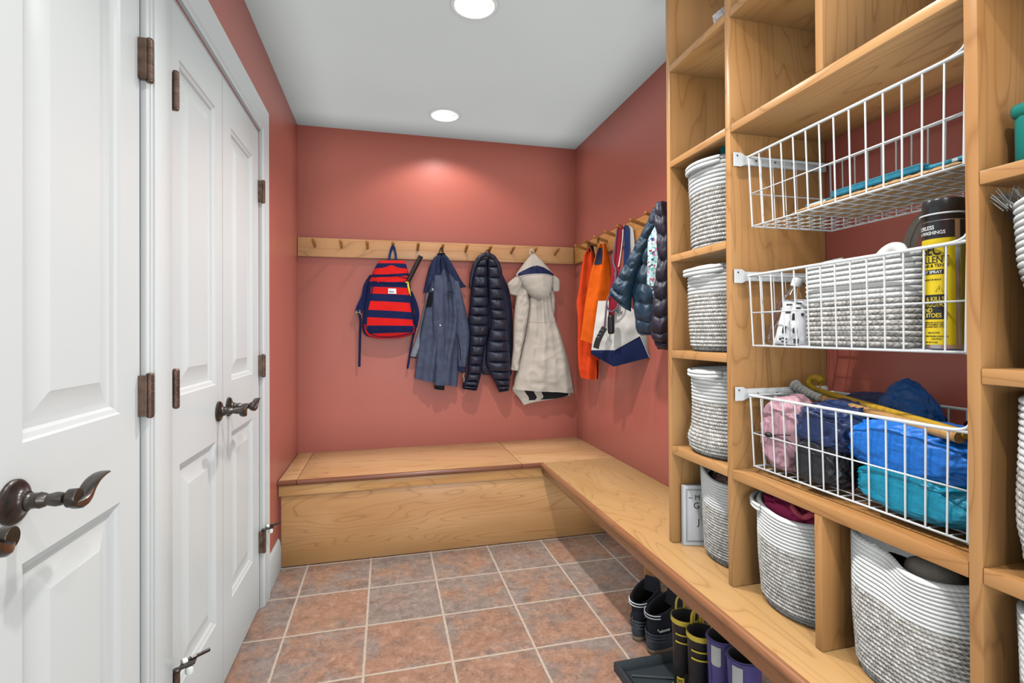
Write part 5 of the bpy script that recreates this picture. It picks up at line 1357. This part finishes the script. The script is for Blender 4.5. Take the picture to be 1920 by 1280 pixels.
a_r = view+.08                                    # right-hand ends of the printed lines
def ct(text, size, zz, mat, da=0., sx=.8, e0=.0005, par=None):
    text_mesh(text, size, lambda x, y, e: cyl(a_r+da+x*sx/cr, zz+y, e0+e), .0004, True, 'RIGHT').build('lettering', mat, par or lab, smooth=False)
ct('INSECT', .0285, .1765, 'ink', .14, .66); ct('REPELLENT', .0185, .1615, 'ink', .14, .74); ct('CLOTHING, GEAR & TENTS', .0080, .1540, 'ink', .14, .9)
wrap(a_r-1.6, a_r-.10, .1405, .1492, .0008, 24).build('printed_pill', 'capblack', lab, angle=60)
ct('PERMANENT SPRAY', .0078, .1420, 'ink_w', -.16, .9, .0009)
ct('KEEP OUT OF REACH', .0042, .1290, 'ink', -.2)
m = MB(); w0 = a_r-.30
m.tube([cyl(w0+dx/cr, .108+dz, .0007) for dx, dz in ((-.0055, 0), (.0055, 0), (0, .0105))], .00035, 6, closed=True); m.tube([cyl(w0, .1105, .0007), cyl(w0, .1145, .0007)], .0004, 6); m.build('warning_mark', 'ink', lab)
blk = wrap(a_r-1.9, a_r+.04, .0565, .1025, .0007, 30).build('printed_block', 'capblack', lab, angle=60)
for s_, zz, da in (('REPELS & KILLS', .0905, -.06), ('TICKS, CHIGGERS', .0800, -.0), ('AND', .0695, -.62), ('MOSQUITOES', .0600, -.2)): ct(s_, .0112, zz, 'ink_y', da, .82, .0008)
for s_, zz, da in (('6 WEEKS ON CLOTHING', .0490, .0), ('BONDS TO FABRIC FIBERS', .0450, .0), ('AND DOES NOT STAIN', .0410, .0), ('0.5% ACTIVE', .0300, -.3), ('KEEP FROM CHILDREN', .0235, .08), ('CAUTION', .0185, -.2), ('NET WT 9 OZ', .0120, -.4)): ct(s_, .0038, zz, 'ink', da, .95)
ct('ODORLESS', .0105, .2245, 'ink_w', -.50, .85, .0006, lab2); ct('AFTER 4 WASHINGS', .0092, .2150, 'ink_w', .0, .85, .0006, lab2)
m = MB(); m.tube([cyl(2*PI*i/40, .2525, .0030) for i in range(40)], .0016, 8, closed=True); m.build('wire_ring', 'wire', t, angle=60)

# rain jackets in the bottom basket
BK = 'crumpled rain jackets in the bottom wire basket'
def jacket(label, mat, c, r, seed, amp=.14, fr=2.2, crease=.16, ex=.72, fl=None, rot=0., extra=None, sub=5):
    t = thing('rain_jacket', label, 'jacket', c, BK)
    blob(c, r, seed, 6, amp, fr, crease*1.15, max(ex, .78), None, rot, ((.999, 1.258), (.674, 1.198), (FZ, 2.))).build('bundle', mat, t, angle=180)
    if extra: extra(t)
    return t
FZ = E3+.001
def toggle(t):
    p = un(1441, 815, 0, .993)
    m = MB(); m.lathe([(.001, -.011), (.005, -.009), (.0075, -.002), (.007, .006), (.004, .011), (.001, .012)], (0, 0, 0), 18, 'y')
    for q in m.v: q += p
    m.build('toggle', 'soot', t, angle=60)
    m = MB(); m.tube(smoothpts([p+V((.001, -.008, 0)), un(1462, 815, 0, .992), un(1482, 816, 0, 1.0)], 12), .0013, 6); m.tube(smoothpts([p+V((.001, -.008, -.001)), un(1460, 819, 0, .992), un(1484, 829, 0, 1.0)], 12), .0013, 6); m.build('cord', 'soot', t)
jacket('pale pink rain jacket bundled at the left end of the bottom basket', 'pink', (1.065, 1.138, FZ+.090), (.066, .068, .097), 61, .08, 1.9, .13, .62, FZ, extra=toggle)
jacket('navy rain jacket bundled between the pink and bright blue ones', 'rain_navy', (1.095, 1.005, FZ+.135), (.092, .095, .055), 62, .12, 2.1, .16, .7)
jacket('charcoal rain jacket squashed below the navy one', 'rain_black', (1.060, 1.010, FZ+.053), (.068, .060, .056), 63, .14, 2.3, .20, .7, FZ)
jacket('bright blue rain jacket heaped on the teal one', 'rain_blue', (1.075, .800, FZ+.122), (.084, .140, .060), 64, .12, 2.0, .15, .92)
jacket('teal rain jacket at the bottom right of the wire basket', 'rain_teal', (1.068, .786, FZ+.044), (.080, .126, .050), 65, .12, 2.0, .15, .85, FZ)
jacket('royal blue jacket end sticking up behind the yellow stick', 'rain_royal', tuple(un(1703, 782, 0, 1.19)), (.050, .066, .084), 66, .12, 1.8, .16, 1.3)
jacket('dark navy garment lying along the back of the bottom basket', 'rain_navy', (1.215, 1.00, FZ+.155), (.045, .12, .052), 67, .14, 2.2, .14, .8)
jacket('black garment in the back right corner of the bottom basket', 'blackcloth', (1.195, .735, FZ+.150), (.055, .062, .045), 68, .14, 2.2, .16, .8)

# two sticks lying across the bottom basket
def stickpt(u, v, x): return un(u, v, 0, x)
t = thing('hooked_stick', 'yellow varnished stick with hooked head lying across the rain jackets', 'stick', tuple(stickpt(1660, 765, 1.05)))
a = stickpt(1815, 815, 1.020); b = stickpt(1535, 733, 1.17)
hook = [stickpt(u, v, x) for u, v, x in ((1524, 728, 1.175), (1516, 720, 1.18), (1518, 712, 1.185), (1526, 708, 1.19), (1536, 710, 1.195), (1540, 716, 1.195))]
P = smoothpts([a, a.lerp(b, .35), a.lerp(b, .7), b]+hook, 60)
m = MB(); m.tube(P, [.0085+.0025*(i/59)**2 for i in range(60)], 14); m.build('shaft', 'stick_y', t, angle=60)
m = MB(); q = hook[-1]; m.tube(smoothpts([q, q+V((0, .004, -.012)), q+V((-.004, .002, -.028)), q+V((-.01, .008, -.04))], 14), .0022, 6); m.build('cord', 'ylid', t)
t = thing('wooden_stick', 'bamboo-coloured stick with white taped grip lying beside the yellow stick', 'stick', tuple(stickpt(1640, 780, 1.03)))
a = stickpt(1800, 820, 1.012); b = stickpt(1545, 749, 1.115); c = stickpt(1523, 741, 1.125); d = stickpt(1490, 722, 1.135)
m = MB(); m.tube([a.lerp(b, i/30) for i in range(31)], [.0105+.0007*(1 if i % 8 == 0 else 0) for i in range(31)], 14); m.build('shaft', 'stick_w', t, angle=50)
m = MB(); P = smoothpts([b, c, c.lerp(d, .5), d], 50); m.tube(P, [.0112+.0012*math.sin(i*1.1)+(.006*max(0, (i-38)/11)) for i in range(50)], 14); m.build('taped_grip', 'tape', t, angle=70)
m = MB(); m.tube([b.lerp(a, -.012), b.lerp(a, .012)], .0125, 14); m.build('ferrule', 'brass', t)

# ================================================================ FOOTWEAR UNDER THE SIDE BENCH
TX0, TX1, TY0, TY1, TH = .758, 1.16, .90, 1.612, .030
t = thing('boot_tray', 'black plastic boot tray with raised ridges under the side bench', 'tray', ((TX0+TX1)/2, (TY0+TY1)/2, 0))
m = MB(); w = .014
pr = [(0, 0), (-.0, .026), (.002, .030), (.010, .030), (.013, .027), (.020, .005), (.020, .0035)]
vs = []; n = len(pr)
for d_, zz in pr:
    vs += [(TX0+d_, TY0+d_, zz), (TX1-d_, TY0+d_, zz), (TX1-d_, TY1-d_, zz), (TX0+d_, TY1-d_, zz)]
fs = [[i*4+k, i*4+(k+1) % 4, (i+1)*4+(k+1) % 4, (i+1)*4+k] for i in range(n-1) for k in range(4)]+[[(n-1)*4+k for k in range(4)], [3, 2, 1, 0]]
m.add(vs, fs); m.build('pan', 'tray', t, angle=35)
m = MB()
cxs = (TX0+TX1)/2
for i in range(6):
    yb = TY1-.05-i*.125
    for s in (-1, 1):
        a = V((cxs+s*.012, yb-.055, .0065)); b = V((cxs+s*.16, yb, .0065)); m.tube([a, b], .0045, 6)
        a = V((cxs+s*.012, yb-.065, .0065)); b = V((cxs+s*.16, yb-.115, .0065)); m.tube([a, b], .0045, 6)
for s in (-1, 1): m.tube([V((cxs+s*.165, TY0+.03, .0065)), V((cxs+s*.165, TY1-.03, .0065))], .0045, 6)
m.build('ridges', 'tray', t, angle=50)

def shoe_shell(secs, ang, org, n=36, m=None, mi=0, close=True):
    """secs: (x along the foot, half width, z low, z high, squareness) -> loops up a boot are separate"""
    pass
def frame(org, ang, k=1., kw=None):
    o = V(org); d = V((math.cos(ang), math.sin(ang), 0)); w = V((-math.sin(ang), math.cos(ang), 0))
    kw = kw or k
    return lambda x, y, z: o+d*(x*k)+w*(y*kw)+V((0, 0, z))
def foot_loop(F, x0, x1, hw, z, n=40, heel=.9, toe=.8, zt=None):
    """outline of a sole at height z, from heel x0 to toe x1"""
    P = []
    for i in range(n):
        a = 2*PI*i/n; c, s = math.cos(a), math.sin(a)
        x = (x0+x1)/2+(x1-x0)/2*math.copysign(abs(c)**.85, c)
        k = (x-x0)/(x1-x0); wd = hw*(.80+.28*math.exp(-((k-.70)/.25)**2)-.10*math.exp(-((k-.36)/.2)**2))
        P.append(F(x, wd*math.copysign(abs(s)**.75, s), z if zt is None else z+zt*max(0, k-.8)*5))
    return P
def loft(m, loops, mi=0, cap0=True, cap1=True, mis=None):
    n = len(loops[0]); vs = [p for L in loops for p in L]; fs = []; ms = []
    for j in range(len(loops)-1):
        for i in range(n): fs.append([j*n+i, j*n+(i+1) % n, (j+1)*n+(i+1) % n, (j+1)*n+i]); ms.append(mis[j] if mis else mi)
    if cap0: fs.append(list(range(n))[::-1]); ms.append(mi)
    if cap1: fs.append([(len(loops)-1)*n+i for i in range(n)]); ms.append(mis[-1] if mis else mi)
    m.add(vs, fs, ms)

def hiking_boot(label, org, ang, word):
    t = thing('hiking_boot', label, 'boot', org, 'black hiking boots'); F = frame(org, ang, 1., .92)
    L = .285
    m = MB(); loft(m, [foot_loop(F, -.002, L+.002, .047, 0), foot_loop(F, -.006, L+.004, .049, .006), foot_loop(F, -.007, L+.005, .0495, .014), foot_loop(F, -.005, L+.003, .049, .019)])
    m.build('outsole', 'sole', t, angle=50)
    m = MB(); loft(m, [foot_loop(F, -.006, L+.003, .0495, .0185), foot_loop(F, -.011, L+.001, .051, .030), foot_loop(F, -.009, L-.002, .0495, .040), foot_loop(F, -.011, L-.004, .049, .046), foot_loop(F, -.006, L-.012, .046, .056), foot_loop(F, -.003, L-.03, .043, .070)])
    m.build('midsole', 'hike_r', t, angle=60)
    def up(x0, x1, hw, z, back=0.): 
        P = []
        n = 40
        for i in range(n):
            a = 2*PI*i/n; c, s = math.cos(a), math.sin(a)
            P.append(F((x0+x1)/2+(x1-x0)/2*c, hw*math.copysign(abs(s)**.85, s), z+back*(c)))
        return P
    m = MB(); lo = [foot_loop(F, -.003, L-.03, .0425, .068)]
    for x0, x1, hw, zz, bk in ((-.006, .225, .046, .085, -.010), (-.005, .190, .046, .102, -.004), (-.003, .168, .046, .118, .004), (-.006, .156, .047, .135, .010), (-.011, .150, .049, .150, .016), (-.012, .146, .050, .160, .021), (-.008, .142, .047, .167, .024)): lo.append(up(x0, x1, hw, zz, bk))
    for x0, x1, hw, zz, bk in ((.002, .134, .039, .166, .024), (.008, .126, .033, .150, .016), (.010, .112, .027, .110, .0), (.012, .150, .026, .085, 0.)): lo.append(up(x0, x1, hw, zz, bk))
    loft(m, lo, mis=[0]*7+[0, 1, 1, 1], cap0=False); m.build('upper', ['hike', 'blackcloth'], t, angle=70)
    m = MB(); lo = [foot_loop(F, .002, L-.015, .0435, .060)]
    m = MB()
    for zz, off in ((.052, 0), (.064, -.001), (.076, -.002)):
        m.tube([F(-.007+off+.060*(1-math.cos(a)), .048*math.sin(a)*.96, zz) for a in [PI*(-.42+.84*i/24) for i in range(25)]], .0028, 6)
    m.build('heel_ribs', 'hike_r', t, angle=60)
    m = MB()
    for zz in (.137, .147):
        m.tube([F(-.012+.055*(1-math.cos(a)), .0480*math.sin(a), zz-.006*math.cos(a)+.004) for a in [PI*(-.34+.68*i/20) for i in range(21)]], .0017, 6)
    m.build('reflective_stripes', 'ink_w', t)
    m = MB(); tg = [F(x, 0, zz) for x, zz in ((.100, .150), (.112, .176), (.118, .192), (.122, .196))]
    m.tube(smoothpts(tg, 14), 1, 12, flat=(.006, .030), up=tuple(F(1, 0, .4)-F(0, 0, 0))); m.build('tongue', 'hike', t, angle=60)
    m = MB()
    for k in range(5):
        x = .128+k*.020; zz = .152-k*.019
        m.tube(smoothpts([F(x-.012, .033, zz-.006), F(x+.004, .012, zz+.008), F(x+.006, -.012, zz+.008), F(x-.008, -.033, zz-.006)], 12), .0022, 6)
    m.build('laces', 'soot', t)
    if word:
        def fn(x, y, e):
            # along the side that faces the room, just above the midsole
            return F(.045+x, -(.0432+e)-.0006*0, .097+y-.10*x)
        text_mesh(word, .0140, lambda x, y, e: F(.008+x, -(.0405+.0053*min(1, ((.008+x)/.05))**.5+.0008+e), .092+y-.02*x), .0012).build('lettering', 'ink_w', t, smooth=False)
    m = MB(); m.lathe([(.004, 0), (.004, -.001), (.001, -.0012)], (0, 0, 0), 12, 'y')
    for q in m.v: q.xyz = F(.006+q.x, -.040+q.y, .10+q.z)
    m.build('emblem', 'reflect', t)
hiking_boot('black hiking boot farthest under the bench', (.912, 1.745, 0), rad(30), None)
hiking_boot('black hiking boot with white lettering, behind the boot tray', (.925, 1.664, 0), rad(13), 'salomon')

def wellington(name, label, org, ang, h, mat, group, sp, kk, rr=.052):
    t = thing(name, label, 'boot', org, group); F = frame(org, ang, kk); L = .265
    def ring(cx_, rx, ry, zz, tilt=0., n=40):
        return [F(cx_+rx*math.cos(a), ry*math.sin(a), zz+tilt*math.cos(a)) for a in [2*PI*i/n for i in range(n)]]
    m = MB(); loft(m, [foot_loop(F, -.050, L-.05, .046, 0), foot_loop(F, -.053, L-.046, .048, .008), foot_loop(F, -.053, L-.046, .048, .020), foot_loop(F, -.050, L-.05, .046, .023)]); m.build('sole', 'soot' if sp == 'y' else mat, t, angle=45)
    m = MB()
    lo = [foot_loop(F, -.050, L-.051, .0455, .0225), foot_loop(F, -.050, L-.053, .0455, .045), foot_loop(F, -.048, L-.066, .0435, .062), ]
    lo += [ring(.026, .078, .042, .080, -.012), ring(.006, .054, .042, .105, -.004), ring(.0, .048, .043, .135), ring(.0, .049, .045, .18), ring(.0, rr-.001, .0475, .23 if h > .23 else h*.9), ring(.0, rr, .049, h-.012), ring(0, rr, .049, h), ring(0, rr-.004, .045, h), ring(0, rr-.006, .043, h-.03), ring(0, .042, .038, .12), ring(.0, .04, .036, .05)]
    loft(m, lo, mis=[0]*9+[0]+[1]*4, cap0=False); m.build('shaft', [mat, 'boot_in'], t, angle=60)
    if sp == 'y':
        def band(z0, z1, d, name_, a0=0, a1=2*PI):
            m = MB(); n = 44; vs = []
            full = abs(a1-a0-2*PI) < .01
            for zz, e in ((z0, .0005), (z0, d), (z1, d), (z1, .0005)):
                for i in range(n+(0 if full else 1)):
                    a = a0+(a1-a0)*i/n; vs.append(F((rr+e-.0)*math.cos(a), (.049+e)*math.sin(a), zz))
            N = n+(0 if full else 1); fs = []
            for j in range(3):
                for i in range(n): fs.append([j*N+i, j*N+(i+1) % N, (j+1)*N+(i+1) % N, (j+1)*N+i])
            if not full: fs += [[0, N, 2*N, 3*N], [N-1, 4*N-1, 3*N-1, 2*N-1]]
            m.add(vs, fs); return m.build(name_, 'boot_y', t, angle=50)
        band(h-.014, h+.001, .0022, 'top_band')
        band(h-.046, h-.041, .0016, 'stripe', PI*1.05, PI*1.62); band(h-.070, h-.065, .0016, 'stripe', PI*1.05, PI*1.62)
        m = MB(); lo = [foot_loop(F, -.054, L-.045, .049, .022), foot_loop(F, -.0545, L-.0445, .0495, .024), foot_loop(F, -.0545, L-.0445, .0495, .034), foot_loop(F, -.052, L-.048, .047, .036)]
        loft(m, lo); m.build('foxing_band', 'boot_y', t, angle=45)
        for s in (-1, 1):
            m = MB(); a0 = PI/2*s
            P = [F(.018+dx, s*(.0492), h+dz) for dx, dz in ((-.020, -.03), (-.020, .0), (-.017, .028), (0, .042), (.017, .028), (.020, 0), (.020, -.03))]
            m.tube(smoothpts(P, 30), .0036, 8); m.build('pull_handle', 'boot_y', t, angle=60)
        m = MB(); fl = lambda x, y, e: F(-.050+x*.6-.0, -(.0225+e)-x*1.0, .05+y)
        ph = PI+.55
        def bdg(x, y, e):
            a = ph+x/.05; return F((.0515+e)*math.cos(a), (.0455+e)*math.sin(a), .052+y)
        vs = [bdg(x, y, e) for e in (0, .0016) for x, y in ((-.014, 0), (0, 0), (.014, 0), (.014, .02), (0, .02), (-.014, .02))]
        m.add(vs, [[0, 1, 4, 5], [1, 2, 3, 4], [6, 7, 10, 11], [7, 8, 9, 10]]+[[i, (i+1) % 6, 6+(i+1) % 6, 6+i] for i in range(6)]); b_ = m.build('badge', 'boot_y', t, angle=50)
        text_mesh('247', .0145, lambda x, y, e: bdg(x-.0115, y+.005, .0017+e), .0008, True, 'LEFT', .9).build('lettering', 'soot', b_, smooth=False)
    else:
        m = MB(); 
        P = [F(rr*math.cos(a)*1.0, .049*math.sin(a), h-.006) for a in [2*PI*i/44 for i in range(44)]]; m.tube(P, .0036, 8, closed=True); m.build('top_band', mat, t, angle=60)
        m = MB(); ph = PI+.42; vs = []
        K = [(-.016, -.062), (-.012, -.068), (.012, -.068), (.016, -.062), (.016, -.014), (-.016, -.014)]
        def on_(x, y, e): a = ph+x/.05; return F((rr+e)*math.cos(a), (.049+e)*math.sin(a), h+y)
        nx_ = 10; cols = [-.016+.032*i/nx_ for i in range(nx_+1)]
        vs = [on_(x, y, e) for e in (-.001, .0018) for x in cols for y in (-.068+.006*max(0, (abs(x)-.010)/.006)**2, -.014)]
        q2 = 2*(nx_+1)
        m.add(vs, [[q2+2*i, q2+2*i+2, q2+2*i+3, q2+2*i+1] for i in range(nx_)]+[[2*i, 2*i+2, q2+2*i+2, q2+2*i] for i in range(nx_)]+[[2*i+1, q2+2*i+1, q2+2*i+3, 2*i+3] for i in range(nx_)]+[[0, 1, q2+1, q2], [2*nx_, q2+2*nx_, q2+2*nx_+1, 2*nx_+1]]); m.build('reflective_patch', 'reflect', t, angle=40)
        ph = -PI/2+.1
        m = MB(); m.tube([on_(-.028+i*.0028, -.075+.004*math.sin(i*.3), .002) for i in range(24)], 1, 10, flat=(.0022, .010), up=tuple(F(0, -1, 0)-F(0, 0, 0))); m.build('side_strap', mat, t, angle=50)
        m = MB(); m.tube([on_(x, y, .006) for x, y in ((.006, -.088), (.024, -.088), (.024, -.062), (.006, -.062))], .0016, 8, closed=True); m.tube([on_(.015, -.088, .006), on_(.015, -.062, .006)], .0013, 6); m.build('buckle', 'chrome', t, angle=60)
        m = MB(); m.tube([F(-(rr+.0005)*1.0, 0, h-.01), F(-.0505, 0, .17), F(-.0492, 0, .13), F(-.050, 0, .06)], .0016, 6); m.build('back_seam', mat, t)
G1, G2 = 'black and yellow rubber boots', 'violet rubber boots'
wellington('rubber_boot', 'black rubber boot with yellow trim next to the hiking boots', (.930, 1.446, .0040), rad(8), .250, 'soot', G1, 'y', .84)
wellington('rubber_boot', 'black rubber boot with yellow trim next to the violet boots', (.930, 1.360, .0040), rad(8), .250, 'soot', G1, 'y', .84)
wellington('rubber_boot', 'violet rubber boot next to the black and yellow boots', (.940, 1.272, .0040), rad(6), .285, 'boot_p', G2, 'p', .86)
wellington('rubber_boot', 'violet rubber boot nearest us under the bench, with buckle strap', (.940, 1.182, .0040), rad(6), .285, 'boot_p', G2, 'p', .86)
m = MB(); m.tube(smoothpts([p9+V((.0, -.014, -.03))+nj*.1, p9+V((0, -.010, .012)), p9+V((0, .010, .012)), p9+V((0, .014, -.03))+nj*.1], 24), .003, 8)
m.build('hang_loop', 'soot', [o for o in bpy.data.objects if 'dark violet' in str(o.get('label'))][0])
